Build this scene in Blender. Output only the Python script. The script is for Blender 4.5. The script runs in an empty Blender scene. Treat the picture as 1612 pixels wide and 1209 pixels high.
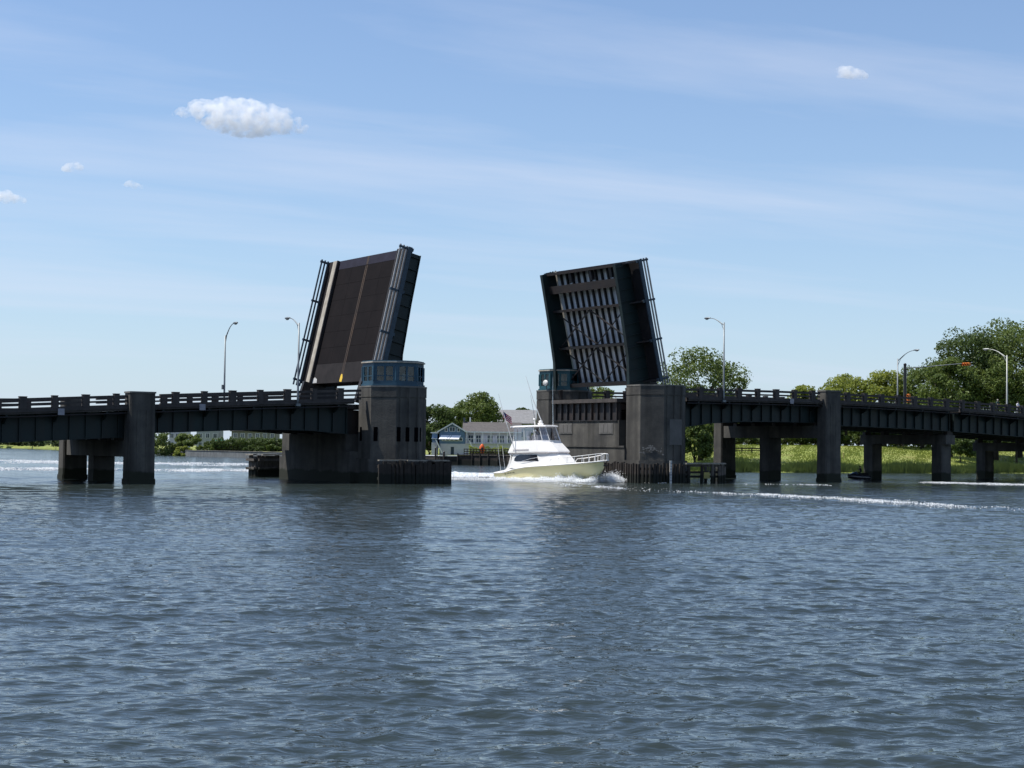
import bpy, math, random
import numpy as np
from mathutils import Vector, Matrix, Quaternion

# ------------------------------------------------------------------ camera, sky, sun, exposure
scene = bpy.context.scene
COL = scene.collection
random.seed(7); RNG = np.random.default_rng(7)
W0, H0, F = 1612.0, 1209.0, 2608.8
CAM = Vector((0, 0, 4.0)); HORIZON, ROLL = 701.6, 0.0119
PITCH = math.atan((HORIZON - H0 / 2) / F)
fw = Vector((0, math.cos(PITCH), math.sin(PITCH))); r0 = Vector((1, 0, 0)); u0 = Vector((0, -math.sin(PITCH), math.cos(PITCH)))
rt = r0 * math.cos(ROLL) + u0 * math.sin(ROLL); up = u0 * math.cos(ROLL) - r0 * math.sin(ROLL)
cd = bpy.data.cameras.new('camera'); cam = bpy.data.objects.new('camera', cd); COL.objects.link(cam)
cd.sensor_width = 36; cd.lens = F / W0 * 36; cd.clip_start = .5; cd.clip_end = 20000
cam.matrix_world = Matrix(((rt.x, up.x, -fw.x, CAM.x), (rt.y, up.y, -fw.y, CAM.y), (rt.z, up.z, -fw.z, CAM.z), (0, 0, 0, 1)))
scene.camera = cam

SUN = Vector((-0.47, 0.04, 0.88)).normalized()
sd = bpy.data.lights.new('sun', 'SUN'); sd.energy = 5.0; sd.angle = math.radians(.53); sd.color = (1, .96, .90)
sun = bpy.data.objects.new('sun', sd); COL.objects.link(sun); sun.rotation_euler = SUN.to_track_quat('Z', 'Y').to_euler(); sun.location = (0, 0, 60)

world = bpy.data.worlds.new('World'); scene.world = world; world.use_nodes = True
nt = world.node_tree; N = nt.nodes; Lk = nt.links; N.clear()
def nd(t, **k):
    n = N.new(t)
    for a, b in k.items(): setattr(n, a, b)
    return n
sky = nd('ShaderNodeTexSky', sky_type='NISHITA', sun_disc=False, sun_elevation=math.asin(SUN.z), sun_rotation=math.atan2(SUN.x, SUN.y), altitude=0, air_density=1.0, dust_density=.3, ozone_density=7.0)
bg = nd('ShaderNodeBackground'); bg.inputs[1].default_value = .107
wo = nd('ShaderNodeOutputWorld')
tc = nd('ShaderNodeTexCoord'); sep = nd('ShaderNodeSeparateXYZ'); Lk.new(tc.outputs['Generated'], sep.inputs[0])
def math_(op, a, b=None, clamp=False):
    m = nd('ShaderNodeMath', operation=op, use_clamp=clamp)
    for i, v in enumerate((a, b)):
        if v is None: continue
        if isinstance(v, (int, float)): m.inputs[i].default_value = v
        else: Lk.new(v, m.inputs[i])
    return m.outputs[0]
zz = math_('ADD', math_('MAXIMUM', sep.outputs[2], 0.0), .12)
cx = math_('DIVIDE', sep.outputs[0], zz); cy = math_('DIVIDE', sep.outputs[1], zz)
comb = nd('ShaderNodeCombineXYZ'); Lk.new(cx, comb.inputs[0]); Lk.new(cy, comb.inputs[1])
mq = nd('ShaderNodeMapping'); Lk.new(comb.outputs[0], mq.inputs[0]); mq.inputs['Rotation'].default_value = (0, 0, math.radians(-19))
mp = nd('ShaderNodeMapping'); Lk.new(mq.outputs[0], mp.inputs[0]); mp.inputs['Scale'].default_value = (.34, 1.5, 1); mp.inputs['Location'].default_value = (.35, .2, 0)
n1 = nd('ShaderNodeTexNoise'); n1.inputs['Scale'].default_value = 1.1; n1.inputs['Detail'].default_value = 7; n1.inputs['Roughness'].default_value = .56; n1.inputs['Distortion'].default_value = .35
Lk.new(mp.outputs[0], n1.inputs['Vector'])
mr = nd('ShaderNodeMapRange'); mr.inputs[1].default_value = .46; mr.inputs[2].default_value = .70; mr.inputs[3].default_value = .06; mr.inputs[4].default_value = .46
Lk.new(n1.outputs[0], mr.inputs[0])
mix = nd('ShaderNodeMixRGB'); mix.inputs[2].default_value = (5.7, 5.95, 6.9, 1)
Lk.new(mr.outputs[0], mix.inputs[0]); Lk.new(sky.outputs[0], mix.inputs[1]); hz_ = math_('MULTIPLY', math_('POWER', 2.718, math_('MULTIPLY', math_('MAXIMUM', sep.outputs[2], 0.0), -9.0)), .72)
mix2 = nd('ShaderNodeMixRGB'); mix2.inputs[2].default_value = (3.95, 4.95, 6.25, 1); Lk.new(hz_, mix2.inputs[0]); Lk.new(mix.outputs[0], mix2.inputs[1]); Lk.new(mix2.outputs[0], bg.inputs[0]); Lk.new(bg.outputs[0], wo.inputs[0])
vs = scene.view_settings; vs.view_transform = 'Standard'; vs.look = 'None'; vs.exposure = 0.40; vs.gamma = 1; vs.use_curve_mapping = False
scene.cycles.max_bounces = 14; scene.cycles.diffuse_bounces = 5; scene.cycles.volume_bounces = 14; scene.cycles.volume_max_steps = 256; scene.cycles.transparent_max_bounces = 8; scene.cycles.caustics_reflective = False; scene.cycles.caustics_refractive = False
scene.cycles.sample_clamp_indirect = 6; scene.cycles.sample_clamp_direct = 12

# ------------------------------------------------------------------ helpers
def ray(px, py):
    return (fw + rt * ((px - W0 / 2) / F) + up * ((H0 / 2 - py) / F))
def at(px, py, Y):
    d = ray(px, py); return CAM + d * (Y / d.y)
def onwater(px, py, z=0.0):
    d = ray(px, py); return CAM + d * ((z - CAM.z) / d.z)
def az(px, Y): return (px - W0 / 2) / F * Y / math.cos(PITCH)

PHI = .5671; BO = Vector((-2.91, 189.05, 0)); CP, SP = math.cos(PHI), math.sin(PHI)
def B2W(p): return Vector((BO.x + p[0] * CP - p[1] * SP, BO.y + p[0] * SP + p[1] * CP, p[2] if len(p) > 2 else 0))

class MB:
    def __init__(s): s.v = []; s.f = []; s.sm = False
    def quadbox(s, P):                      # 8 points: bottom ring 0-3, top ring 4-7
        b = len(s.v); s.v += [tuple(p) for p in P]
        for f in ((3, 2, 1, 0), (4, 5, 6, 7), (0, 1, 5, 4), (1, 2, 6, 5), (2, 3, 7, 6), (3, 0, 4, 7)): s.f.append(tuple(b + i for i in f))
        return s
    def box(s, x0, x1, y0, y1, z0, z1):
        return s.quadbox([(x0, y0, z0), (x1, y0, z0), (x1, y1, z0), (x0, y1, z0), (x0, y0, z1), (x1, y0, z1), (x1, y1, z1), (x0, y1, z1)])
    def prism(s, poly, z0, z1, poly2=None):
        b = len(s.v); n = len(poly); q = poly2 or poly
        s.v += [(p[0], p[1], z0) for p in poly] + [(p[0], p[1], z1) for p in q]
        s.f.append(tuple(b + i for i in range(n))[::-1]); s.f.append(tuple(b + n + i for i in range(n)))
        for i in range(n): j = (i + 1) % n; s.f.append((b + i, b + j, b + n + j, b + n + i))
        return s
    def xprism(s, poly, y0, y1):            # polygon in x-z, pushed along y
        b = len(s.v); n = len(poly)
        s.v += [(p[0], y0, p[1]) for p in poly] + [(p[0], y1, p[1]) for p in poly]
        s.f.append(tuple(b + i for i in range(n))); s.f.append(tuple(b + n + i for i in range(n))[::-1])
        for i in range(n): j = (i + 1) % n; s.f.append((b + j, b + i, b + n + i, b + n + j))
        return s
    def tube(s, pts, r, n=8, cap=True):
        pts = [Vector(p) for p in pts]; rs = r if isinstance(r, (list, tuple)) else [r] * len(pts); b = len(s.v)
        for i, p in enumerate(pts):
            t = (pts[min(i + 1, len(pts) - 1)] - pts[max(i - 1, 0)]).normalized()
            a = Vector((0, 0, 1)) if abs(t.z) < .9 else Vector((1, 0, 0))
            u = t.cross(a).normalized(); w = t.cross(u)
            for k in range(n):
                q = p + (u * math.cos(2 * math.pi * k / n) + w * math.sin(2 * math.pi * k / n)) * rs[i]; s.v.append(tuple(q))
        for i in range(len(pts) - 1):
            for k in range(n):
                a0 = b + i * n + k; a1 = b + i * n + (k + 1) % n; s.f.append((a0, a1, a1 + n, a0 + n))
        if cap: s.f.append(tuple(b + k for k in range(n))[::-1]); s.f.append(tuple(b + (len(pts) - 1) * n + k for k in range(n)))
        return s
    def bar(s, p, q, w, h):                 # square bar from p to q
        p, q = Vector(p), Vector(q); t = (q - p).normalized(); a = Vector((0, 0, 1)) if abs(t.z) < .95 else Vector((1, 0, 0))
        u = t.cross(a).normalized() * (w / 2); v = t.cross(u).normalized() * (h / 2)
        return s.quadbox([p - u - v, p + u - v, p + u + v, p - u + v, q - u - v, q + u - v, q + u + v, q - u + v])
    def grid(s, rows, close=False):         # rows of points -> quads
        b = len(s.v); m = len(rows[0])
        for r in rows: s.v += [tuple(p) for p in r]
        for i in range(len(rows) - 1):
            for k in range(m if close else m - 1):
                k2 = (k + 1) % m; s.f.append((b + i * m + k, b + i * m + k2, b + (i + 1) * m + k2, b + (i + 1) * m + k))
        return s
    def sphere(s, c, r, n=10, m=6):
        rx, ry, rz = r if isinstance(r, (tuple, list)) else (r, r, r)
        rows = [[(c[0] + rx * math.sin(t) * math.cos(a), c[1] + ry * math.sin(t) * math.sin(a), c[2] - rz * math.cos(t)) for a in [2 * math.pi * k / n for k in range(n)]] for t in [math.pi * (i + .02) / (m + .04) for i in range(m + 1)]]
        s.grid(rows, True); return s
    def map(s, fn): s.v = [tuple(fn(p)) for p in s.v]; return s
    def build(s, name, mat, parent=None, smooth=False, loc=None, rz=0.0):
        base = BASE.get(parent.name, (0, 0, 0)) if parent is not None else (loc or (0, 0, 0))
        me = bpy.data.meshes.new(name); me.from_pydata([(v[0] - base[0], v[1] - base[1], v[2] - base[2]) for v in s.v], [], s.f)
        me.materials.append(M[mat]); me.update()
        if smooth: me.polygons.foreach_set('use_smooth', [True] * len(me.polygons))
        o = bpy.data.objects.new(name, me); COL.objects.link(o)
        if parent is not None:
            o.parent = parent; BASE[o.name] = base if parent.type == 'EMPTY' else base
        return o
BASE = {}
def tag(o, label=None, cat=None, group=None, kind=None):
    for k, v in (('label', label), ('category', cat), ('group', group), ('kind', kind)):
        if v: o[k] = v
    return o
def thing(name, label, cat, base=(0, 0, 0), frame='B', rz=0.0, group=None):
    """Empty at the base; verts of its parts are given in the frame's coordinates (B = bridge, W = world, L = own local)."""
    o = bpy.data.objects.new(name, None); COL.objects.link(o); o.empty_display_size = .3
    if frame == 'B': o.location = B2W(base); o.rotation_euler = (0, 0, PHI); BASE[o.name] = base
    elif frame == 'W': o.location = base; BASE[o.name] = base
    else: o.location = base; o.rotation_euler = (0, 0, rz); BASE[o.name] = (0, 0, 0)
    return tag(o, label, cat, group)
def mcopy(o, parent, off=(0, 0, 0)):
    c = o.copy(); COL.objects.link(c); c.parent = parent; c.location = Vector(o.location) + Vector(off); return c

# ------------------------------------------------------------------ materials
M = {}
def material(name, c1, c2=None, scale=1.0, rough=.7, metal=0.0, bump=0.0, streak=None, detail=6, spec=.4, tide=None, bscale=None, coat=0):
    m = bpy.data.materials.new(name); m.use_nodes = True; t = m.node_tree; n, l = t.nodes, t.links; p = n['Principled BSDF']
    p.inputs['Roughness'].default_value = rough; p.inputs['Metallic'].default_value = metal; p.inputs['Specular IOR Level'].default_value = spec; p.inputs['Coat Weight'].default_value = coat
    c2 = c2 or tuple(x * .7 for x in c1)
    g = n.new('ShaderNodeNewGeometry'); nz = n.new('ShaderNodeTexNoise'); nz.inputs['Scale'].default_value = scale; nz.inputs['Detail'].default_value = detail; nz.inputs['Roughness'].default_value = .62
    src = g.outputs['Position']
    l.new(src, nz.inputs['Vector'])
    rp = n.new('ShaderNodeMapRange'); rp.inputs[1].default_value = .32; rp.inputs[2].default_value = .68; l.new(nz.outputs[0], rp.inputs[0])
    mx = n.new('ShaderNodeMixRGB'); mx.inputs[1].default_value = (*c1, 1); mx.inputs[2].default_value = (*c2, 1); l.new(rp.outputs[0], mx.inputs[0]); col = mx.outputs[0]
    if streak:
        mpn = n.new('ShaderNodeMapping'); mpn.inputs['Scale'].default_value = streak[1]; l.new(src, mpn.inputs[0])
        n2 = n.new('ShaderNodeTexNoise'); n2.inputs['Scale'].default_value = 1.0; n2.inputs['Detail'].default_value = 5; l.new(mpn.outputs[0], n2.inputs['Vector'])
        r2 = n.new('ShaderNodeMapRange'); r2.inputs[1].default_value = .45; r2.inputs[2].default_value = .75; r2.inputs[4].default_value = streak[2]; l.new(n2.outputs[0], r2.inputs[0])
        m2 = n.new('ShaderNodeMixRGB'); m2.inputs[2].default_value = (*streak[0], 1); l.new(r2.outputs[0], m2.inputs[0]); l.new(col, m2.inputs[1]); col = m2.outputs[0]
    if tide:                                 # wet, weed-covered band left by the tide
        sx = n.new('ShaderNodeSeparateXYZ'); l.new(src, sx.inputs[0]); ad = n.new('ShaderNodeMath'); ad.operation = 'MULTIPLY_ADD'; l.new(nz.outputs[0], ad.inputs[0]); ad.inputs[1].default_value = -1.0; l.new(sx.outputs[2], ad.inputs[2])
        r3 = n.new('ShaderNodeMapRange'); r3.inputs[1].default_value = tide[1] - .5; r3.inputs[2].default_value = tide[1] - .3; r3.inputs[3].default_value = 1; r3.inputs[4].default_value = 0; l.new(ad.outputs[0], r3.inputs[0])
        m3 = n.new('ShaderNodeMixRGB'); m3.inputs[2].default_value = (*tide[0], 1); l.new(r3.outputs[0], m3.inputs[0]); l.new(col, m3.inputs[1]); col = m3.outputs[0]
    l.new(col, p.inputs['Base Color'])
    if bump:
        bp = n.new('ShaderNodeBump'); bp.inputs['Strength'].default_value = bump; bp.inputs['Distance'].default_value = .05
        if bscale:
            nb = n.new('ShaderNodeTexNoise'); nb.inputs['Scale'].default_value = bscale; nb.inputs['Detail'].default_value = 4; l.new(src, nb.inputs['Vector']); l.new(nb.outputs[0], bp.inputs['Height'])
        else: l.new(nz.outputs[0], bp.inputs['Height'])
        l.new(bp.outputs[0], p.inputs['Normal'])
    M[name] = m; return m
TIDE = ((.016, .019, .011), 1.0)
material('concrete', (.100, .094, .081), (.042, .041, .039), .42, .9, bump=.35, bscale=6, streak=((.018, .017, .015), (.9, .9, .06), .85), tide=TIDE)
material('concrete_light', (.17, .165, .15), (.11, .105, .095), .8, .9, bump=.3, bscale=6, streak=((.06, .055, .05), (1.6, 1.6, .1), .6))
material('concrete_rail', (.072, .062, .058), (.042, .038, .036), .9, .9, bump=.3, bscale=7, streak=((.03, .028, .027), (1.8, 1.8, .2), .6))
material('patch', (.125, .12, .115), (.095, .092, .086), 1.2, .9)
material('spall', (.27, .265, .25), (.17, .165, .155), 2.5, .9)
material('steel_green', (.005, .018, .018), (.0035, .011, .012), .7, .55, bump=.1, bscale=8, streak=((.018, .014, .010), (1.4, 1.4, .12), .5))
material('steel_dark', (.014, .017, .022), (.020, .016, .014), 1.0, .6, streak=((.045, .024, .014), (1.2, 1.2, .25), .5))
material('steel_rust', (.034, .024, .020), (.018, .015, .015), 1.3, .75, streak=((.02, .018, .02), (1, 1, .3), .6))
material('rail_blue', (.035, .060, .085), (.022, .036, .05), 1.2, .5)
material('rail_metal', (.40, .39, .37), (.28, .27, .26), 1.5, .45, metal=.35)
material('grid_top', (.012, .010, .0108), (.008, .007, .008), .5, .95, spec=.08, streak=((.009, .008, .009), (5, 5, .25), .5))
material('grid_heel', (.028, .025, .026), (.017, .016, .017), .7, .9, spec=.1, bump=.2)
material('grid_tip', (.024, .023, .038), (.016, .015, .025), .9, .8, spec=.15)
material('pan_grey', (.80, .81, .83), (.72, .73, .75), .8, .7)
material('beige', (.44, .41, .35), (.30, .27, .22), 1.2, .85, streak=((.16, .13, .10), (2, 2, .2), .6))
material('line_old', (.058, .034, .020), (.020, .014, .012), .9, .85)
material('line_new', (.75, .50, .04), (.5, .32, .05), 5.0, .8)
material('white_rub', (.5, .5, .48), (.3, .3, .3), 4.0, .8)
material('cabin_blue', (.022, .075, .115), (.016, .05, .08), 1.0, .5)
material('cabin_teal', (.016, .085, .105), (.012, .055, .07), 1.0, .5)
material('timber', (.045, .036, .030), (.020, .017, .015), 1.2, .95, bump=.5, bscale=9, streak=((.012, .011, .010), (6, 6, .35), .7), tide=((.010, .012, .009), .9))
material('timber_grey', (.13, .115, .10), (.07, .06, .052), 1.5, .95, bump=.5, bscale=9, streak=((.04, .036, .03), (6, 6, .4), .6), tide=((.015, .016, .010), .9))
material('timber_cap', (.30, .28, .24), (.18, .16, .13), 1.8, .95)
material('yellow_board', (.34, .30, .09), (.2, .18, .07), 2, .9)
material('gauge_white', (.62, .62, .60), (.4, .4, .38), 2, .8)
material('lamp_metal', (.20, .22, .23), (.14, .155, .165), 1.5, .45, metal=.4)
material('lamp_pale', (.42, .43, .40), (.33, .34, .31), 1.5, .5, metal=.3)
material('lamp_glass', (.55, .55, .5), (.45, .45, .42), 3, .25)
material('signal_orange', (.70, .24, .05), (.55, .18, .04), 3, .5)
material('signal_dark', (.02, .02, .02), None, 3, .3)
material('sign_plate', (.30, .30, .33), (.22, .22, .25), 4, .6)
material('asphalt', (.055, .055, .057), (.04, .04, .042), 2, .9)
material('hull_cream', (.90, .81, .46), (.87, .78, .43), .6, .16, spec=.5, coat=.4)
material('boat_white', (.86, .85, .83), (.82, .81, .79), .8, .25, coat=.3)
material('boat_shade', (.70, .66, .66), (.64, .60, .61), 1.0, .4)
material('boot_stripe', (.02, .016, .016), None, 2, .4)
material('dark_glass', (.012, .013, .018), (.02, .02, .028), 1, .08, spec=.6)
material('chrome', (.75, .76, .77), (.6, .61, .62), 2, .2, metal=.8)
material('painted_void', (.003, .003, .004), (.002, .002, .003), 2, 1.0, spec=0)  # flat black without gloss, painted in for the shade inside the tower slits
material('black', (.012, .012, .013), None, 2, .5)
material('teak', (.30, .2, .12), (.22, .14, .08), 3, .6)
material('skin', (.50, .30, .21), (.44, .26, .18), 6, .6)
material('cloth_white', (.75, .75, .78), (.6, .6, .64), 5, .9)
material('cloth_dark', (.022, .024, .04), (.015, .016, .025), 5, .9)
material('cloth_grey', (.28, .30, .33), (.2, .21, .24), 5, .9)
material('cloth_green', (.06, .10, .085), (.04, .07, .06), 5, .9)
material('hair', (.03, .022, .015), None, 8, .8)
material('cap_pale', (.45, .42, .36), None, 8, .8)
material('flag_red', (.42, .03, .05), None, 3, .9)
material('flag_white', (.62, .58, .62), None, 3, .9)
material('flag_navy', (.025, .03, .12), None, 3, .9)
material('ski_black', (.015, .016, .02), (.03, .03, .035), 3, .2, coat=.6)
material('ski_blue', (.05, .09, .16), (.04, .07, .12), 3, .25, coat=.6)
material('house_blue', (.12, .20, .32), (.09, .155, .25), 1.0, .8, streak=((.06, .10, .17), (.2, .2, 9), .5))
material('house_grey', (.50, .50, .57), (.42, .42, .48), 1.0, .8, streak=((.36, .38, .41), (.2, .2, 9), .5))
material('house_pale', (.33, .345, .37), (.27, .285, .30), 1.0, .8, streak=((.36, .38, .41), (.2, .2, 7), .5))
material('house_tan', (.20, .195, .18), (.15, .145, .135), 1.0, .8)
material('trim_white', (.72, .73, .75), (.6, .61, .63), 2, .6)
material('shingle', (.115, .105, .10), (.07, .066, .064), 2.2, .9, bump=.4, streak=((.05, .046, .044), (.4, .4, 10), .6))
material('shingle_pale', (.26, .26, .265), (.19, .19, .195), 2.2, .9, bump=.4, streak=((.16, .15, .14), (.4, .4, 10), .5))
material('awning', (.80, .83, .90), (.7, .73, .8), 2, .8)
material('pane', (.035, .05, .07), (.06, .08, .10), .8, .06, spec=.7)
material('teal_cloth', (.08, .42, .34), (.06, .33, .27), 3, .8)
material('orange_board', (.80, .13, .02), (.65, .10, .015), 3, .5)
material('seawall', (.17, .18, .185), (.10, .108, .11), .8, .9, bump=.4, bscale=5, streak=((.06, .065, .06), (1.2, 1.2, .2), .6))
material('bark', (.055, .043, .033), (.03, .024, .02), 2, .95, bump=.5, bscale=8)
def leafmat(name, c1, c2, transl=.35, hue=.485, val=1.3):
    m = material(name, c1, c2, .55, .55, spec=.25, detail=3); t = m.node_tree; n, l = t.nodes, t.links; p = n['Principled BSDF']
    tr = n.new('ShaderNodeBsdfTranslucent'); mx = n.new('ShaderNodeMixShader'); mx.inputs[0].default_value = transl
    src = p.inputs['Base Color'].links[0].from_socket
    hs = n.new('ShaderNodeHueSaturation'); hs.inputs['Hue'].default_value = hue; hs.inputs['Value'].default_value = val; l.new(src, hs.inputs['Color']); l.new(hs.outputs[0], tr.inputs[0])
    l.new(p.outputs[0], mx.inputs[1]); l.new(tr.outputs[0], mx.inputs[2]); l.new(mx.outputs[0], n['Material Output'].inputs[0]); return m
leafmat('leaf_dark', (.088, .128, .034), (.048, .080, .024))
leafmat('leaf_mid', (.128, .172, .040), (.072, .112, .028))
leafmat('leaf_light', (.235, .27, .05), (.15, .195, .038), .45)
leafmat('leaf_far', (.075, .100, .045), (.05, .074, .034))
leafmat('reed', (.115, .165, .045), (.065, .10, .032), .4)
leafmat('grass_blade', (.25, .29, .065), (.17, .22, .05), .4)
leafmat('foam', (.90, .92, .93), (.86, .88, .90), .5, .5, 1.0)
# clear plastic of the bridge enclosure and cabin glass
def glassmat(name, tint, a):
    m = bpy.data.materials.new(name); m.use_nodes = True; n, l = m.node_tree.nodes, m.node_tree.links; n.remove(n['Principled BSDF'])
    tb = n.new('ShaderNodeBsdfTransparent'); tb.inputs[0].default_value = (*tint, 1); gb = n.new('ShaderNodeBsdfGlossy'); gb.inputs['Roughness'].default_value = .04; gb.inputs[0].default_value = (.9, .9, .92, 1)
    nz = n.new('ShaderNodeTexNoise'); nz.inputs['Scale'].default_value = 1.4; mrn = n.new('ShaderNodeMapRange'); mrn.inputs[3].default_value = a * .6; mrn.inputs[4].default_value = a * 1.4; l.new(nz.outputs[0], mrn.inputs[0])
    mx = n.new('ShaderNodeMixShader'); l.new(mrn.outputs[0], mx.inputs[0]); l.new(tb.outputs[0], mx.inputs[1]); l.new(gb.outputs[0], mx.inputs[2]); l.new(mx.outputs[0], n['Material Output'].inputs[0]); M[name] = m
glassmat('clear', (.80, .80, .84), .16); glassmat('glass_cabin', (.30, .38, .42), .05)

# ------------------------------------------------------------------ water
def water_material():
    m = bpy.data.materials.new('water'); m.use_nodes = True; n, l = m.node_tree.nodes, m.node_tree.links; p = n['Principled BSDF']
    p.inputs['Base Color'].default_value = (.023, .032, .030, 1); p.inputs['IOR'].default_value = 1.333; p.inputs['Specular IOR Level'].default_value = .5
    at_ = n.new('ShaderNodeAttribute'); at_.attribute_name = 'rough'; l.new(at_.outputs['Fac'], p.inputs['Roughness'])
    g = n.new('ShaderNodeNewGeometry')
    def noise(sc, rot, scale, det):
        mpn = n.new('ShaderNodeMapping'); mpn.inputs['Rotation'].default_value = (0, 0, rot); mpn.inputs['Scale'].default_value = sc; l.new(g.outputs['Position'], mpn.inputs[0])
        z = n.new('ShaderNodeTexNoise'); z.inputs['Scale'].default_value = scale; z.inputs['Detail'].default_value = det; z.inputs['Distortion'].default_value = .6; l.new(mpn.outputs[0], z.inputs['Vector']); return z.outputs[0]
    a = noise((.55, 1.2, 1), .25, 4.2, 3); b = noise((.6, 1.25, 1), -.45, 1.3, 3); c = noise((1, 1, 1), 0, .035, 3)
    mx = n.new('ShaderNodeMath'); mx.operation = 'MULTIPLY_ADD'; l.new(a, mx.inputs[0]); mx.inputs[1].default_value = .38; l.new(b, mx.inputs[2])
    lf = n.new('ShaderNodeMapRange'); lf.inputs[1].default_value = .03; lf.inputs[2].default_value = .10; lf.inputs[3].default_value = 0; lf.inputs[4].default_value = 2.2; l.new(at_.outputs['Fac'], lf.inputs[0])
    far = noise((.5, 1.3, 1), .1, .55, 4); fm = n.new('ShaderNodeMath'); fm.operation = 'MULTIPLY'; l.new(far, fm.inputs[0]); l.new(lf.outputs[0], fm.inputs[1]); fa = n.new('ShaderNodeMath'); l.new(mx.outputs[0], fa.inputs[0]); l.new(fm.outputs[0], fa.inputs[1])
    st = n.new('ShaderNodeMapRange'); st.inputs[1].default_value = .35; st.inputs[2].default_value = .65; st.inputs[3].default_value = .28; st.inputs[4].default_value = .75; l.new(c, st.inputs[0])
    bp = n.new('ShaderNodeBump'); bp.inputs['Distance'].default_value = .16; l.new(fa.outputs[0], bp.inputs['Height']); l.new(st.outputs[0], bp.inputs['Strength']); l.new(bp.outputs[0], p.inputs['Normal'])
    M['water'] = m
water_material()
def np_mesh(name, V, Fq, mat, attr=None):
    me = bpy.data.meshes.new(name); nv = len(V); nf = len(Fq); k = Fq.shape[1]
    me.vertices.add(nv); me.vertices.foreach_set('co', V.astype(np.float32).ravel()); me.loops.add(nf * k); me.loops.foreach_set('vertex_index', Fq.astype(np.int32).ravel())
    me.polygons.add(nf); me.polygons.foreach_set('loop_start', np.arange(0, nf * k, k, dtype=np.int32)); me.polygons.foreach_set('loop_total', np.full(nf, k, np.int32))
    me.materials.append(M[mat]); me.update(calc_edges=True)
    if attr: a = me.attributes.new(attr[0], 'FLOAT', 'POINT'); a.data.foreach_set('value', attr[1].astype(np.float32))
    return me
WAVES = []
rw = np.random.default_rng(31)
for i in range(90):
    lam = .22 * (7.0 / .22) ** (i / 89.0) * rw.uniform(.9, 1.1)
    slope = .0150 * (.60 + 1.0 * math.exp(-((math.log(lam / .75)) / .75) ** 2) + .9 * math.exp(-((math.log(lam / .32)) / .4) ** 2)) * (1 if lam < 4.5 else .6)
    WAVES.append((lam, slope * lam / (2 * math.pi), math.radians(-90 + 14 + rw.normal(0, 34 if lam < 1.6 else 20)), rw.uniform(0, 6.28)))
WAKES = [([(880, 758), (905, 763), (960, 767), (1050, 773.5), (1130, 777), (1210, 780), (1330, 787), (1450, 794), (1540, 799), (1640, 804), (1900, 818)], .20, 1.3), ([(1380, 758), (1452, 759.5), (1560, 762), (1700, 766)], .16, 1.6), ([(-200, 737), (60, 739), (250, 740), (445, 741), (520, 742)], .30, 2.2), ([(-200, 726), (100, 727), (260, 731), (520, 733)], .22, 4.0), ([(1000, 783), (1200, 795), (1400, 806), (1640, 818)], .10, 1.5), ([(1030, 930), (1250, 945), (1450, 962), (1660, 985)], .08, .9), ([(1100, 985), (1300, 1000), (1660, 990)], .05, .8)]
def ridges(x, y):
    z = np.zeros_like(x)
    for px, h, w in WAKES:
        P = [onwater(*p) for p in px]; best = np.full(x.shape, 1e9)
        for p, q in zip(P, P[1:]):
            dx, dy = q.x - p.x, q.y - p.y; L2 = dx * dx + dy * dy; u = np.clip(((x - p.x) * dx + (y - p.y) * dy) / L2, 0, 1); wob = .6 * w * np.sin(x * .35 + h * 50) ; best = np.minimum(best, (x - p.x - u * dx) ** 2 + (y - p.y - u * dy + wob) ** 2)
        z += h * (.75 + .35 * np.sin(x * .6 + y * .2) * np.sin(x * .23 + 1)) * np.exp(-best / (w * w)) - .4 * h * np.exp(-best / (5 * w * w))
    return z
def waves(x, y, cell):
    z = np.zeros_like(x); dx = np.zeros_like(x); dy = np.zeros_like(x); lost = np.zeros_like(x)
    mod = 1 + .38 * np.sin(x * .055 + y * .021 + 1.3) * np.sin(y * .043 - x * .017 + .4) + .22 * np.sin(x * .17 - y * .12) * np.sin(y * .11 + x * .05 + 2)
    for lam, a, d, ph in WAVES:
        k = 2 * math.pi / lam; w = np.clip((lam / cell - 2.2) / 2.2, 0, 1); t = k * (x * math.cos(d) + y * math.sin(d)) + ph + .5 * np.sin(x * .31 / lam + ph) + .5 * np.sin(y * .27 / lam + 2 * ph)
        am = a * w * mod; z += am * np.cos(t); dx -= .7 * am * math.cos(d) * np.sin(t); dy -= .7 * am * math.sin(d) * np.sin(t); lost += (1 - w) * (a * k) ** 2 / 2
    return z, dx, dy, lost
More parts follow.
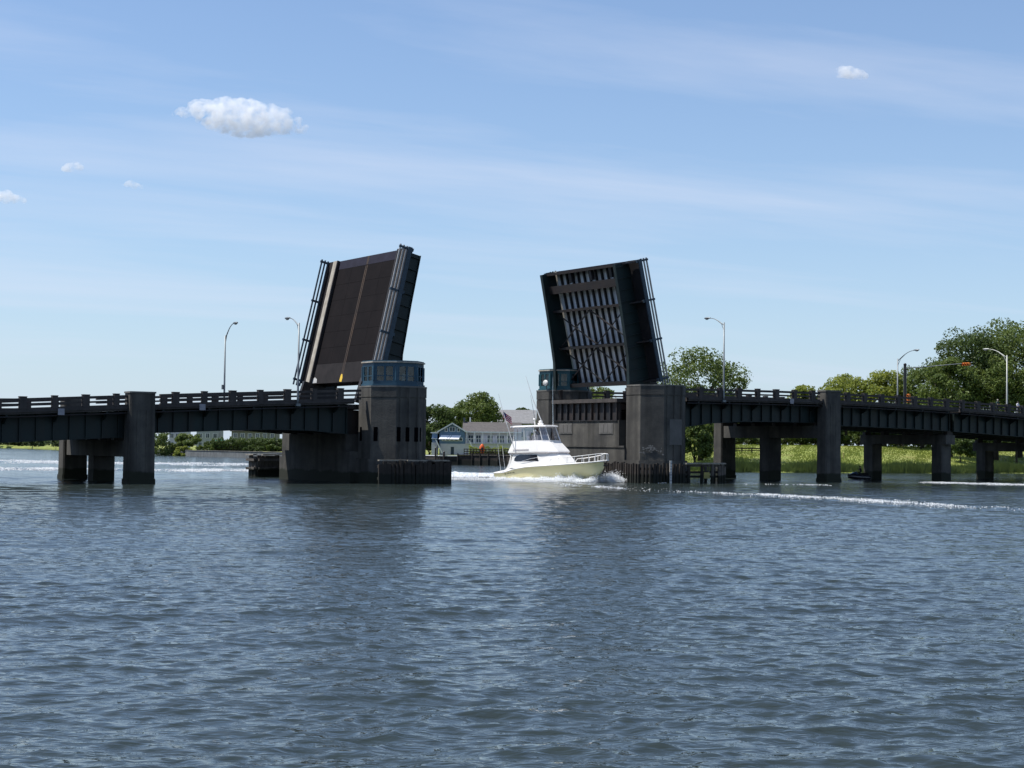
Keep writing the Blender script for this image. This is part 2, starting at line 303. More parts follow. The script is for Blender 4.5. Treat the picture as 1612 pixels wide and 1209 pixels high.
def build_water():
    r = [2.0, 5, 9, 13]; x = 16.0
    while x < 520: r.append(x); x += max(.064, x * x * 2.1e-5)
    while x < 9000: r.append(x); x *= 1.06
    r = np.array(r); dense = np.linspace(-.36, .36, 430); side = np.linspace(.36, 2 * math.pi - .36, 80)[1:-1]
    th = np.concatenate([dense, side]); nr, nth = len(r), len(th)
    R_, T_ = np.meshgrid(r, th, indexing='ij'); X = R_ * np.sin(T_); Y = R_ * np.cos(T_)
    dr = np.gradient(r); dth = np.concatenate([np.full(430, dense[1] - dense[0]), np.full(len(side), side[1] - side[0])])
    cell = np.maximum(dr[:, None] * .8, R_ * dth[None, :]); z, dx, dy, lost = waves(X, Y, cell); z = z + ridges(X, Y)
    V = np.stack([X + dx, Y + dy, z], -1).reshape(-1, 3); V = np.vstack([V, [[0, 0, 0]]])
    i, j = np.meshgrid(np.arange(nr - 1), np.arange(nth), indexing='ij'); j2 = (j + 1) % nth
    Q = np.stack([i * nth + j, (i + 1) * nth + j, (i + 1) * nth + j2, i * nth + j2], -1).reshape(-1, 4)[:, ::-1]
    c = nr * nth; jj = np.arange(nth); rough = np.concatenate([np.clip(.025 + 5.0 * lost, .025, .10).ravel(), [.05]])
    me = np_mesh('water', V, Q, 'water', ('rough', rough)); me.polygons.foreach_set('use_smooth', np.ones(len(me.polygons), bool))
    o = bpy.data.objects.new('water', me); COL.objects.link(o); tag(o, 'choppy blue green river water', None, None, 'structure')
build_water()

# ------------------------------------------------------------------ land
SHX = [-9000, -2500, -800, 40, 150, 300, 420, 520, 640, 690, 740, 800, 860, 960, 1060, 1150, 1300, 1400, 1500, 1600, 1750, 2000, 2600, 4000]
SHR = [1500, 1500, 1100, 777, 600, 467, 430, 390, 350, 337, 335, 330, 310, 292, 282, 280, 284, 288, 296, 308, 300, 250, 200, 150]
def shore(px): return float(np.interp(px, SHX, SHR))
def landz(px, d):
    left = np.interp(d, [-3, 0, 1, 30, 200, 2500], [-1.5, .1, .9, 1.5, 2.5, 4]); mid = np.interp(d, [-3, 0, .8, 40, 200, 2500], [-1.5, .1, 1.75, 2.2, 3.0, 5])
    right = np.interp(d, [-3, 0, 3, 12, 55, 110, 2500], [-1.5, .05, .45, 1.1, 4.6, 5.0, 7]); f1 = np.interp(px, [470, 600], [0, 1]); f2 = np.interp(px, [850, 1000], [0, 1])
    return float(left * (1 - f1) + (mid * (1 - f2) + right * f2) * f1)
def ground(X, Y):
    px = X / Y * F + W0 / 2; return landz(px, Y - shore(px))
def build_land():
    ds = [-3, 0, .8, 1.6, 3, 6, 12, 20, 30, 42, 55, 80, 110, 200, 500, 1200, 2500]; pxs = list(np.arange(-700, 2300, 12)); pxs = [-9000, -5000, -2500, -1200] + pxs + [2500, 3000, 4000]
    rows = []; rr = random.Random(5)
    for d in ds:
        row = []
        for p in pxs:
            Yv = shore(p) + d + (.5 * math.sin(p * .05) + .3 * math.sin(p * .13 + 1) if 860 < p else 0); z = landz(p, d) + (rr.uniform(-.12, .12) if d > 5 else 0); row.append(((p - W0 / 2) / F * Yv, Yv, z))
        rows.append(row)
    m = material('grass_land', (.23, .26, .056), (.155, .20, .044), .12, .95, bump=.4, bscale=3, streak=((.20, .17, .06), (.10, .18, .2), .6))
    material('far_land_dimmed', (.055, .062, .048), (.035, .04, .032), .01, .95)  # dark neutral tone chosen to keep green bounce light off the clouds
    k_ = ds.index(200); o = MB().grid(rows[k_:]).build('far_terrain', 'far_land_dimmed', smooth=True); tag(o, 'flat land far behind the river, darkened to cut bounce light', None, None, 'structure')
    b = MB(); b.grid(rows[:k_ + 1]); o = b.build('river_bank', 'grass_land', smooth=True); tag(o, 'grassy river bank behind the bridge', None, None, 'structure')
build_land()

# ------------------------------------------------------------------ bridge geometry data (bridge frame: x along the road, y away from the camera, z up)
_pf = np.polyfit([-57.6, -43, -32.8, -21.6, 21.2, 41.3, 59.6, 79.2], [7.74, 8.41, 8.99, 9.62, 10.92, 11.03, 10.71, 10.09], 3)
def railtop(s):
    if s < -57: return 7.77 + (s + 57) * .045
    if s > 78: return float(np.polyval(_pf, 78)) - (s - 78) * .033
    return float(np.polyval(_pf, s))
def walk(s): return railtop(s) - 1.05
def slabbot(s): return walk(s) - .42
def gdepth(s):
    a = abs(s); return float(np.interp(a, [21, 26, 31, 44, 44.1, 130], [3.15, 2.55, 2.28, 2.2, 2.5, 2.5]))
ED = 9.55
def loft(b, xs, prof):                       # prof(x) -> closed ring of (y,z)
    rows = [[(x, y, z) for y, z in prof(x)] for x in xs]; b.grid(rows, True); n = len(rows[0]); k = len(b.v) - len(rows) * n
    b.f.append(tuple(k + i for i in range(n))); b.f.append(tuple(k + (len(rows) - 1) * n + i for i in range(n))[::-1]); return b
def srange(a, b, st):
    n = max(1, round(abs(b - a) / st)); return [a + (b - a) * i / n for i in range(n + 1)]

def approach_span(label, a, b):
    t = thing('approach_span', label, 'bridge span', ((a + b) / 2, 0, 0), group='approach spans of the drawbridge')
    xs = srange(a, b, 1.5)
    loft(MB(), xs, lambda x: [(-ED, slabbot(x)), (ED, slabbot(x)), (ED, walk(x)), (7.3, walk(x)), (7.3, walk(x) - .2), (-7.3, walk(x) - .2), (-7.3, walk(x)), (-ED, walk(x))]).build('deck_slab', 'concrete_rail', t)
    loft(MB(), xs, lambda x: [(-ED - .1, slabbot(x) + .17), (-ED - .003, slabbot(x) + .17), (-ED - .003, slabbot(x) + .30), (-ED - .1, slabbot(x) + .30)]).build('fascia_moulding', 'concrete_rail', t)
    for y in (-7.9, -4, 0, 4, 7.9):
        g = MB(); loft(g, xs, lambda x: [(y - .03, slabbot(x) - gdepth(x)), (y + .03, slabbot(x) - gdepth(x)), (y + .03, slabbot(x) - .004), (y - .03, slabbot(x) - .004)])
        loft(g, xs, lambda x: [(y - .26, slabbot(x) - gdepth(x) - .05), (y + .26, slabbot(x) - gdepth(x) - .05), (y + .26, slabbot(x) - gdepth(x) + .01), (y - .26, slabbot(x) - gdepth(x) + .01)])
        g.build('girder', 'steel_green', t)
    n = round((b - a) / 1.6)
    for i in range(n + 1):
        x = a + .12 + (b - a - .24) * i / n; z1 = slabbot(x) - .01; z0 = z1 - gdepth(x) + .03
        MB().box(x - .05, x + .05, -8.15, -7.935, z0, z1).build('stiffener', 'steel_green', t)
        if i % 3 == 1:
            MB().xprism([(x - .09, z1 - .04), (x + .09, z1 - .04), (x + .09, z1 - .9), (x - .09, z1 - .9)], -8.3, -8.16).build('bracket', 'steel_green', t)
            MB().quadbox([(x - .1, -ED + .15, z1 - .18), (x + .1, -ED + .15, z1 - .18), (x + .1, -8.3, z1 - .85), (x - .1, -8.3, z1 - .85), (x - .1, -ED + .15, z1 - .02), (x + .1, -ED + .15, z1 - .02), (x + .1, -8.3, z1 - .02), (x - .1, -8.3, z1 - .02)]).build('overhang_bracket', 'steel_green', t)
        if i % 4 == 2:
            for y0, y1 in ((-7.8, -4.1), (-3.9, -.1), (.1, 3.9), (4.1, 7.8)): MB().bar((x, y0, z0 + .4), (x, y1, z0 + .4), .15, .3).build('cross_frame', 'steel_dark', t)
    MB().tube([(x, -ED + .12, slabbot(x) - .24) for x in xs], .075, 6).build('conduit', 'steel_dark', t)
    return t
approach_span('haunched green girder span from left tower to left pylon', -43.7, -21.7)
approach_span('leftmost girder span running out of frame beyond left pylon', -82, -44.3)
approach_span('haunched green girder span from right tower to right pylon', 21.7, 43.7)
approach_span('dark girder span just right of the right pylon', 44.3, 66.7)
approach_span('dark girder span second to the right of the right pylon', 67.3, 89.3)
approach_span('last visible girder span of the right approach at far right', 89.9, 130)

def railing(label, a, b, side, mat='concrete_rail'):
    """side -1 near the camera, +1 far."""
    yc = side * (ED - .22); t = thing('bridge_railing', label, 'railing', ((a + b) / 2, yc, walk((a + b) / 2)), group='concrete railings of the bridge approaches')
    xs = srange(a, b, 1.5)
    for z0, z1, w in ((.80, 1.05, .17), (.40, .58, .12), (.0, .16, .16)):
        loft(MB(), xs, lambda x: [(yc - w, walk(x) + z0), (yc + w, walk(x) + z0), (yc + w, walk(x) + z1), (yc - w, walk(x) + z1)]).build('rail', mat, t)
    k0 = math.ceil((a + .4 - .2) / 2.93); x = k0 * 2.93 + .2
    i = 0
    while x < b - .3:
        w = .33 if i % 2 == 0 else .26; h = walk(x)
        MB().prism([(x - w, yc - .24), (x + w, yc - .24), (x + w, yc + .24), (x - w, yc + .24)], h + .004, h + 1.16).prism([(x - w - .03, yc - .27), (x + w + .03, yc - .27), (x + w + .03, yc + .27), (x - w - .03, yc + .27)], h + 1.162, h + 1.22).build('post', mat, t)
        x += 2.93; i += 1
for side, nm in ((-1, 'near'), (1, 'far')):
    railing(nm + ' concrete railing of left approach between pylon and tower', -42.4 if side < 0 else -42.4, -20.9, side)
    railing(nm + ' concrete railing left of the left pylon running out of frame', -82, -45.6, side)
    railing(nm + ' concrete railing of right approach between tower and pylon', 20.9, 42.4, side)
    railing(nm + ' concrete railing right of the right pylon down to the bank', 45.6, 129, side)

def pylon_pier(label, s):
    t = thing('pylon_pier', label, 'bridge pier', (s, 0, 0), group='pylon piers of the bridge')
    zt = railtop(s) + .12; gb = slabbot(s) - gdepth(s) - .05; right = s > 0
    for y in (-9.35, 10.6):
        b = MB(); h = 1.24; d = .86; zt = railtop(s) + (.12 if y < 0 else -.16)
        ch = lambda e, c: [(s - h - e + c, y - d - e), (s + h + e - c, y - d - e), (s + h + e, y - d - e + c), (s + h + e, y + d + e - c), (s + h + e - c, y + d + e), (s - h - e + c, y + d + e), (s - h - e, y + d + e - c), (s - h - e, y - d - e + c)]
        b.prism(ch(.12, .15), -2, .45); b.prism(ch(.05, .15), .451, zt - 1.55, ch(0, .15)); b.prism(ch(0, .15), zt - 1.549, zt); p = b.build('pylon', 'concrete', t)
        MB().prism(ch(.07 if y < 0 else .02, .15), zt + .002, zt + (.16 if y < 0 else .08)).build('cap', 'concrete_light', p)
        for dx in (-.45, .45): MB().box(s + dx - .13, s + dx + .13, y - d - .06, y - d - .001, .7, zt - 1.6).build('pilaster', 'concrete', p)
    MB().box(s - 1.08, s + 1.08, .6, 2.3, -2, gb - 1.9).build('column', 'concrete', t)
    MB().box(s - .98, s + .98, -8.45, 9.7, gb - 1.9, gb - .35).build('cap_beam', 'concrete', t)
    for y in (-7.6, -4, 0, 4, 7.6): MB().box(s - .75, s + .75, y - .35, y + .35, gb - .348, gb + .02).build('bearing', 'steel_dark', t)
pylon_pier('tall concrete pylon pier left of the open leaves', -44.35); pylon_pier('tall concrete pylon pier right of the open leaves', 44)
def bent(label, s):
    t = thing('pier_bent', label, 'bridge pier', (s, 0, 0), group='two-column bents under the right approach'); gb = slabbot(s) - gdepth(s) - .05
    for y in (-6.3, 6.3): MB().prism([(s - .9, y - .85), (s + .9, y - .85), (s + .9, y + .85), (s - .9, y + .85)], -2, gb - 1.7).build('column', 'concrete', t)
    MB().box(s - .84, s + .84, -7.9, 7.9, gb - 1.699, gb - .45).build('cap_beam', 'concrete', t)
    for y in (-7.5, -4, 0, 4, 7.5): MB().box(s - .5, s + .5, y - .3, y + .3, gb - .448, gb + .02).build('bearing', 'steel_dark', t)
bent('two-column concrete bent beside the jet ski', 67); bent('two-column concrete bent at the right edge over the bank', 89.6); bent('two-column concrete bent out at the right end of the approach', 112)
for s, k in ((-52, 'left of the left pylon'), (-38.2, 'just right of the left pylon'), (37.6, 'left of the right pylon')):
    z = slabbot(s) + (.10 if s < 0 else .25); t = thing('sign_plate', 'small pale square plate on the deck edge ' + k, 'sign', (s, -ED - .12, z), group='small plates on the deck edge')
    MB().box(s - .3, s + .3, -ED - .16, -ED - .115, z - .3, z + .3).build('plate', 'sign_plate', t); MB().box(s - .04, s + .04, -ED - .113, -ED + .1, z - .05, z + .05).build('bracket', 'lamp_metal', t)

# ------------------------------------------------------------------ bascule piers and towers
def octo(cx, cy, ap, stretch=0):
    R = ap / math.cos(math.pi / 8); return [(cx + R * math.cos(math.pi / 8 + k * math.pi / 4), cy + R * math.sin(math.pi / 8 + k * math.pi / 4)) for k in range(8)]
def ribbed_octo(cx, cy, ap, groove=.10, gw=.14):
    """octagon outline whose faces carry vertical grooves"""
    o = octo(cx, cy, ap); out = []
    for i in range(8):
        p, q = Vector(o[i]), Vector(o[(i + 1) % 8]); L = (q - p).length; d = (q - p) / L; nrm = Vector((d.y, -d.x))
        out.append(tuple(p))
        for f in ((.12, .5, .88) if abs(nrm.x) < .3 else ()):
            for s_, dep in ((-gw, 0), (-gw * .7, groove), (gw * .7, groove), (gw, 0)): out.append(tuple(p + d * (L * f + s_) - nrm * dep))
    return out
def tower(label, s, y, ztop, slits=True):
    t = thing('pier_tower', label, 'tower', (s, y, 0), group='octagonal towers of the bascule piers'); ap = 3.24
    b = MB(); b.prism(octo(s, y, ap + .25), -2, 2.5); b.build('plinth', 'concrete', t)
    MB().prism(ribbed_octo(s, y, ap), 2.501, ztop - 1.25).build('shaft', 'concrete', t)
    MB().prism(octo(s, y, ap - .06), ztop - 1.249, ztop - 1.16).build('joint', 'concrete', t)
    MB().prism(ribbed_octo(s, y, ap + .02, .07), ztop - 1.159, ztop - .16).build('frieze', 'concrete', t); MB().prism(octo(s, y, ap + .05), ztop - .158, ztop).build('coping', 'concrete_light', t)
    if slits:
        o = octo(s, y, ap)
        for i in range(8):
            p, q = Vector(o[i]), Vector(o[(i + 1) % 8]); d = (q - p).normalized(); nrm = Vector((d.y, -d.x)); L = (q - p).length
            if nrm.y > .3: continue
            for f in ((.12, .5, .88) if abs(nrm.x) < .3 else (.2,)):
                c = p + d * (L * f); P = [c - d * .22 - nrm * .3, c + d * .22 - nrm * .3, c + d * .22 + nrm * .015, c - d * .22 + nrm * .015]
                MB().quadbox([(*v, 4.3) for v in P] + [(*v, 5.75) for v in P]).build('slit_window', 'painted_void', t)  # no recess is cut; the opening's darkness is in the colour
    return t
ty = 9.35; ts = 17.15
tL = tower('ribbed concrete tower carrying the larger blue control cabin', -ts, -ty, 9.98)
tR = tower('ribbed concrete tower with flat top at right of the channel', ts, -ty, 11.12, slits=False)
tFR = tower('concrete tower with small teal cabin behind the boat', ts, ty, 10.9)
tFL = tower('low concrete tower hidden behind the left leaf', -ts, ty, 8.4, slits=False)
def flat_patch(name, mat, parent, s, y, ap, face, f0, f1, z0, z1):
    o = octo(s, y, ap); p, q = Vector(o[face]), Vector(o[(face + 1) % 8]); d = (q - p); nrm = Vector((d.y, -d.x)).normalized()
    P = [p + d * f0 + nrm * .004, p + d * f1 + nrm * .004, p + d * f1 + nrm * .03, p + d * f0 + nrm * .03]
    MB().quadbox([(*v, z0) for v in P] + [(*v, z1) for v in P]).build(name, mat, parent)
flat_patch('repair_panel', 'patch', tR, ts, -ty, 3.24, 5, .30, .95, 4.3, 7.2)
rs = random.Random(3)
o8 = octo(ts, -ty, 3.27); p8, q8 = Vector(o8[4]), Vector(o8[5]); d8 = q8 - p8; n8 = Vector((d8.y, -d8.x)).normalized()
for k in range(44):
    f = rs.gauss(.5, .26); z = 3.9 + rs.gauss(0, .22) - .5 * abs(f - .5); w = rs.uniform(.05, .24); h = rs.uniform(.02, .10); c = p8 + d8 * min(.97, max(.03, f)); dd = d8.normalized()
    pts = [(c + dd * w * math.cos(a) * rs.uniform(.6, 1.1), z + h * math.sin(a) * rs.uniform(.6, 1.1)) for a in [i * 1.047 for i in range(6)]]
    b = MB(); b.v = [(v.x + n8.x * .012, v.y + n8.y * .012, zz_) for v, zz_ in pts] + [(v.x + n8.x * .03, v.y + n8.y * .03, zz_) for v, zz_ in pts]
    b.f = [tuple(range(6))[::-1], tuple(range(6, 12))] + [(i, (i + 1) % 6, 6 + (i + 1) % 6, 6 + i) for i in range(6)]; b.build('spalled_patch', 'spall', tR)

def cabin(label, s, y, z, mat, ap):
    t = thing('control_cabin', label, 'cabin', (s, y, z), group='control cabins on the towers')
    MB().prism(octo(s, y, ap + .12), z + .002, z + .18).build('base', mat, t)
    MB().prism(octo(s, y, ap), z + .181, z + .52).build('sill_wall', mat, t)
    MB().prism(octo(s, y, ap), z + 1.98, z + 2.36).build('header', mat, t)
    MB().prism(octo(s, y, ap + .14), z + 2.362, z + 2.50).build('roof', 'beige', t); MB().prism(octo(s, y, ap + .02), z + 2.502, z + 2.6).build('roof_cap', mat, t)
    MB().prism(octo(s, y, ap - .25), z + .521, z + .55).build('floor', 'steel_dark', t)
    o = octo(s, y, ap)
    for i in range(8):
        p, q = Vector(o[i]), Vector(o[(i + 1) % 8]); d = (q - p).normalized(); nrm = Vector((d.y, -d.x)); L = (q - p).length
        def slab(name, f0, f1, z0, z1, m, dep=.12, off=0., par=t):
            P = [p + d * f0 - nrm * (dep + off), p + d * f1 - nrm * (dep + off), p + d * f1 - nrm * off, p + d * f0 - nrm * off]
            return MB().quadbox([(*v, z + z0) for v in P] + [(*v, z + z1) for v in P]).build(name, m, par)
        for f0, f1 in ((0.12, .36), (L / 2 - .11, L / 2 + .11), (L - .36, L - .12)): slab('mullion', f0, f1, .521, 1.979, mat, .12, .01)
        for f0, f1 in ((.361, L / 2 - .111), (L / 2 + .111, L - .361)):
            w = slab('window', f0, f1, .98, 1.05, mat, .09, .02)
            slab('pane', f0, f1, 1.051, 1.978, 'glass_cabin', .02, .06, w); slab('lower_pane', f0, f1, .522, .979, 'glass_cabin', .02, .06, w)
            if (i + int(f0 > 1)) % 3 == 0: slab('blind', f0 + .02, f1 - .02, 1.45, 1.97, 'cloth_grey', .02, .12, w)
    for k in range(8):
        a = math.pi / 8 + k * math.pi / 4; R = ap / math.cos(math.pi / 8) - .06; c = (s + R * math.cos(a), y + R * math.sin(a))
        MB().prism([(c[0] + .16 * math.cos(b_), c[1] + .16 * math.sin(b_)) for b_ in [i * math.pi / 4 for i in range(8)]], z + .522, z + 1.978).build('corner_post', mat, t)
    MB().box(s - .8, s + .8, y - .5, y + .5, z + .552, z + 1.35).build('console', 'cloth_grey', t)
    return t
cabin('blue control cabin with many windows on the left tower', -ts, -ty, 9.98, 'cabin_blue', 2.95)
cabR = cabin('small teal control cabin on the tower behind the boat', ts, ty, 10.9, 'cabin_teal', 2.95)
d_ = thing('dish_antenna', 'white dish antenna on the corner of the teal cabin', 'antenna', (ts - 3.5, ty - 1.0, 11.3))
MB().sphere((ts - 3.5, ty - 1.0, 11.75), (.16, .55, .38), 12, 6).build('dish', 'gauge_white', d_, True); MB().tube([(ts - 3.3, ty - 1, 10.92), (ts - 3.42, ty - 1.0, 11.5)], .06).build('stem', 'lamp_metal', d_)

def bascule_pier(label, sg, ztop):
    t = thing('bascule_pier', label, 'bridge pier', (sg * 17, 0, 0), group='bascule piers')
    X0_, X1_ = (-21.3, -13.5) if sg < 0 else (13.7, 21.3)
    MB().box(X0_, X1_, -8.0, 8.0, -2, 4.15 if sg > 0 else 3.2).build('pier_wall', 'concrete', t)
    if sg > 0:
        MB().box(X0_ + .02, X1_, -6.9, 6.9, 4.151, 7.10).build('upper_wall', 'concrete', t)
        MB().box(X0_ - .10, X1_, -8.0, 8.0, 3.95, 4.12).build('string_course', 'concrete', t)
        for y in (-4.4, 3.9):                                   # two blind three-light windows in the channel wall
            f = MB().box(X0_ - .04, X0_ + .018, y - 1.35, y + 1.35, 5.5, 6.75).build('window', 'concrete_light', t)
            for k in range(3): MB().box(X0_ - .07, X0_ - .041, y - 1.22 + k * .84, y - 1.22 + k * .84 + .74, 5.62, 6.63).build('pane', 'patch', f)
        MB().box(X0_ + .25, X0_ + .55, -6.6, 6.6, 7.102, 9.15).build('front_girder', 'steel_dark', t); MB().box(X0_ - .1, X0_ + .8, -6.6, 6.6, 7.02, 7.1).build('flange', 'steel_dark', t)
        for k in range(11): y = -6.3 + k * 1.26; MB().box(X0_ + .02, X0_ + .249, y - .07, y + .07, 7.11, 9.14).build('stiffener', 'steel_dark', t)
        MB().box(X0_ - .25, X1_ - 3.2, -6.75, 6.75, 9.152, 9.60).build('deck_edge', 'concrete_rail', t)
        MB().box(X0_ + .6, X1_ - .05, -6.5, 6.5, 8.3, 9.0).build('floor', 'steel_dark', t)
    else:
        MB().box(X0_, X1_ - .2, -6.9, 6.9, 3.201, 5.0).build('upper_wall', 'concrete', t)
        MB().box(X0_ - .25, X0_ + 3.2, -6.75, 6.75, 7.6, 8.1).build('deck_edge', 'concrete_rail', t); MB().box(X0_ + .05, X1_ - .3, -6.5, 6.5, 5.001, 7.5).build('machinery_room', 'steel_dark', t)
bascule_pier('broad concrete pier under the left leaf in deep shade', -1, 7); bascule_pier('broad concrete pier under the right leaf with blind windows', 1, 7)

# ------------------------------------------------------------------ bascule leaves
def leaf(label, sg):
    """sg -1 left leaf, +1 right leaf; leaf coordinates l (along), y (across), o (off the deck surface)."""
    s0, z0, a = (-18.55, 10.62, 1.341) if sg < 0 else (17.73, 11.48, 1.337)
    ca, sa = math.cos(a), math.sin(a); LF = 14.35
    def mp_(p): l, y, o = p; return (s0 - sg * (l * ca - o * sa), y, z0 + l * sa + o * ca)
    t = thing('bascule_leaf', label, 'drawbridge leaf', (s0, 0, z0), group='raised bascule leaves')
    def part(name, m, par=None, b=None): return b.map(mp_).build(name, m, par or t)
    np_ = 6; w_ = (LF - 1.02 - 2.25) / np_
    for i in range(np_):
        for y0_, y1_ in ((-7.2, -3.61), (-3.59, -.01), (.01, 3.59), (3.61, 7.2)): part('deck_panel', 'grid_top', b=MB().box(2.25 + i * w_ + .02, 2.25 + (i + 1) * w_, y0_, y1_, -.12, .004 * ((i * 7 + int(y0_)) % 3)))
    part('heel_plate', 'grid_heel', b=MB().box(0, 2.24, -7.2, 7.2, -.12, .015)); part('tip_plate', 'grid_tip', b=MB().box(LF - 1.01, LF, -7.2, 7.2, -.12, .02))
    for k in range(12): y = -6.6 + k * 1.2; part('deck_pan', 'pan_grey', b=MB().box(.3, LF - .3, y - .56, y + .56, -.17, -.121))
    part('centre_line', 'line_old', b=MB().box(.5, LF - 1.1, -.26, -.06, .019, .024)); part('centre_line', 'line_old', b=MB().box(.5, LF - 1.1, .06, .26, .019, .024)); part('tip_line', 'line_old', b=MB().box(LF - 1.0, LF, -.22, .22, .024, .029)); 
    part('paint_blotch', 'line_new', b=MB().prism([(.05, -.25), (.5, -.3), (.9, -.1), (.95, .2), (.6, .3), (.1, .28)], .026, .031))
    for y in (-6.5, 6.5): part('worn_patch', 'white_rub', b=MB().prism([(.1, y - .6), (.5, y - .5), (.75, y + .1), (.6, y + .5), (.08, y + .6)], .018, .024))
    for sd_ in (-1, 1):
        part('sidewalk', 'grid_heel', b=MB().box(.1, LF, sd_ * 8.8 - .62, sd_ * 8.8 + .62, .03, .24)); part('kerb_strip', 'beige' if sd_ > 0 else 'grid_heel', b=MB().box(.1, LF, sd_ * 7.68 - .47, sd_ * 7.68 + .47, .06, .30)); part('curb', 'steel_dark', b=MB().box(.1, LF, sd_ * 7.1 - .1, sd_ * 7.1 + .1, .025, .34))
        part('edge_channel', 'rail_blue', b=MB().box(.1, LF + .02, sd_ * 9.50 - .07, sd_ * 9.50 + .07, -.12, .34))
        # main girder: deep plate tapering to the tip, with tail below the heel
        g = part('girder', 'steel_green', b=MB().xprism([(-2.4, -.13), (LF - .05, -.13), (LF - .05, -2.15), (9, -2.3), (3.5, -2.6), (-.2, -3.3), (-2.4, -2.9)], sd_ * 7.55 - .05, sd_ * 7.55 + .05))
        rows = [(-2.4, -2.9), (-.2, -3.3), (3.5, -2.6), (9, -2.3), (LF - .05, -2.15)]
        for (l0, o0), (l1, o1) in zip(rows, rows[1:]): part('bottom_flange', 'steel_green', g, b=MB().bar((l0, sd_ * 7.55, o0 - .03), (l1, sd_ * 7.55, o1 - .03), .50, .06))
        for k in range(11): l_ = .6 + k * 1.33; dd = float(np.interp(l_, [r[0] for r in rows], [r[1] for r in rows])); part('stiffener', 'steel_green', g, b=MB().box(l_ - .045, l_ + .045, sd_ * 7.55 + sd_ * .051 if sd_ > 0 else -7.55 - .24, sd_ * 7.55 + .24 if sd_ > 0 else -7.55 - .051, dd + .03, -.14))
        for l_ in (.35, 4.95, 9.55, LF - .18):
            part('bracket', 'steel_dark', b=MB().quadbox([(l_ - .08, sd_ * 7.62, -1.15), (l_ + .08, sd_ * 7.62, -1.15), (l_ + .08, sd_ * 9.4, -.32), (l_ - .08, sd_ * 9.4, -.32), (l_ - .08, sd_ * 7.62, -.13), (l_ + .08, sd_ * 7.62, -.13), (l_ + .08, sd_ * 9.4, -.13), (l_ - .08, sd_ * 9.4, -.13)]))
            part('rail_post', 'rail_blue', b=MB().box(l_ - .11, l_ + .11, sd_ * 9.35 - .10, sd_ * 9.35 + .10, .10, 1.34)); part('post_foot', 'rail_blue', b=MB().box(l_ - .16, l_ + .16, sd_ * 9.42 - .05, sd_ * 9.42 + .24, -.35, .10))
        for o_ in (.42, .80, 1.20): part('rail', 'rail_metal' if sd_ < 0 else 'rail_blue', b=MB().tube([(-.3, sd_ * 9.3 + .0, o_), (LF + .06, sd_ * 9.3, o_)], .105, 8))
        part('tail_frame', 'steel_dark', b=MB().xprism([(-2.6, -3.0), (.05, -3.2), (.05, 1.1), (-2.6, 1.3)], sd_ * 7.0 - .25, sd_ * 7.0 + .25))
    for l_, dp, hh in ((.35, 1.7, .45), (4.95, 1.55, .30), (9.55, 1.45, .30), (12.2, 1.4, .95), (LF - .2, 1.4, .28)):
        part('floor_beam', 'steel_rust' if l_ > 9 else 'steel_dark', b=MB().box(l_ - .05, l_ + .05, -7.49, 7.49, -dp, -.18)); part('flange', 'steel_rust' if l_ > 9 else 'steel_dark', b=MB().box(l_ - hh / 2, l_ + hh / 2, -7.48, 7.48, -dp - .05, -dp))
    for k in range(11): y = -6.0 + k * 1.2; part('stringer', 'steel_dark', b=MB().box(.45, LF - .3, y - .04, y + .04, -.46, -.18).box(.45, LF - .3, y - .11, y + .11, -.49, -.461))
    for (l0, l1) in ((.6, 4.7), (5.2, 9.3)):
        for y0, y1 in ((-7.2, -.1), (7.2, .1)): part('brace', 'steel_dark', b=MB().bar((l0, y0, -1.35), (l1, y1, -1.35), .13, .12)); part('brace', 'steel_dark', b=MB().bar((l0, y1, -1.15), (l1, y0, -1.15), .10, .12))
    for y0, y1 in ((-5.2, -2.2), (-1.2, 2.2), (3.0, 5.6)):      # stiffened panels between the tip beams
        part('tip_frame', 'steel_dark', b=MB().box(12.8, LF - .4, y0 - .25, y0 + .25, -1.2, -.78))
    return t
leaf('raised left drawbridge leaf showing its dark road surface', -1); leaf('raised right drawbridge leaf showing girders and stringers underneath', 1)

# ------------------------------------------------------------------ timber fenders
def fender(label, pts, z0, z1, mat, spacing, wal, capmat, jit=.3, plank=.36):
    c = pts[0]; t = thing('timber_fender', label, 'fender', (c[0], c[1], 0)); rr = random.Random(int(abs(c[0] * 13 + c[1] * 7)))
    for (p, q) in zip(pts, pts[1:]):
        p, q = Vector(p), Vector(q); L = (q - p).length; d = (q - p) / L; nrm = Vector((d.y, -d.x)); n = max(1, int(L / spacing))
        for i in range(n):
            c_ = p + d * (i + .5) * L / n; h = z1 + rr.uniform(-jit, jit * .6); w = plank * rr.uniform(.75, 1.05); lean = rr.uniform(-.05, .05)
            if rr.random() < .5: b = MB().tube([(c_.x, c_.y, -1.5), (c_.x + d.x * lean, c_.y + d.y * lean, h)], [w * .52, w * .46], 7)
            else:
                P = [c_ - d * w / 2 - nrm * .11, c_ + d * w / 2 - nrm * .11, c_ + d * w / 2 + nrm * .11, c_ - d * w / 2 + nrm * .11]; b = MB().quadbox([(v.x, v.y, -1.5) for v in P] + [(v.x + d.x * lean, v.y + d.y * lean, h) for v in P])
            b.build('pile', mat, t)
        for zz_ in wal:
            a_, b_ = p - nrm * .33, q - nrm * .33; MB().bar((a_.x, a_.y, zz_), (b_.x, b_.y, zz_), .24, .28).build('wale', mat, t)
        k = 0.0
        while capmat and k < L - .5:
            l1 = min(L, k + rr.uniform(1.8, 3.2)); a_, b_ = p + d * (k + .05) - nrm * .3, p + d * (l1 - .05) - nrm * .3
            if rr.random() < .75: MB().bar((a_.x, a_.y, z1 + .12), (b_.x, b_.y, z1 + .12 + rr.uniform(-.04, .04)), .45, .13).build('cap_plank', capmat, t)
            k = l1
    return t
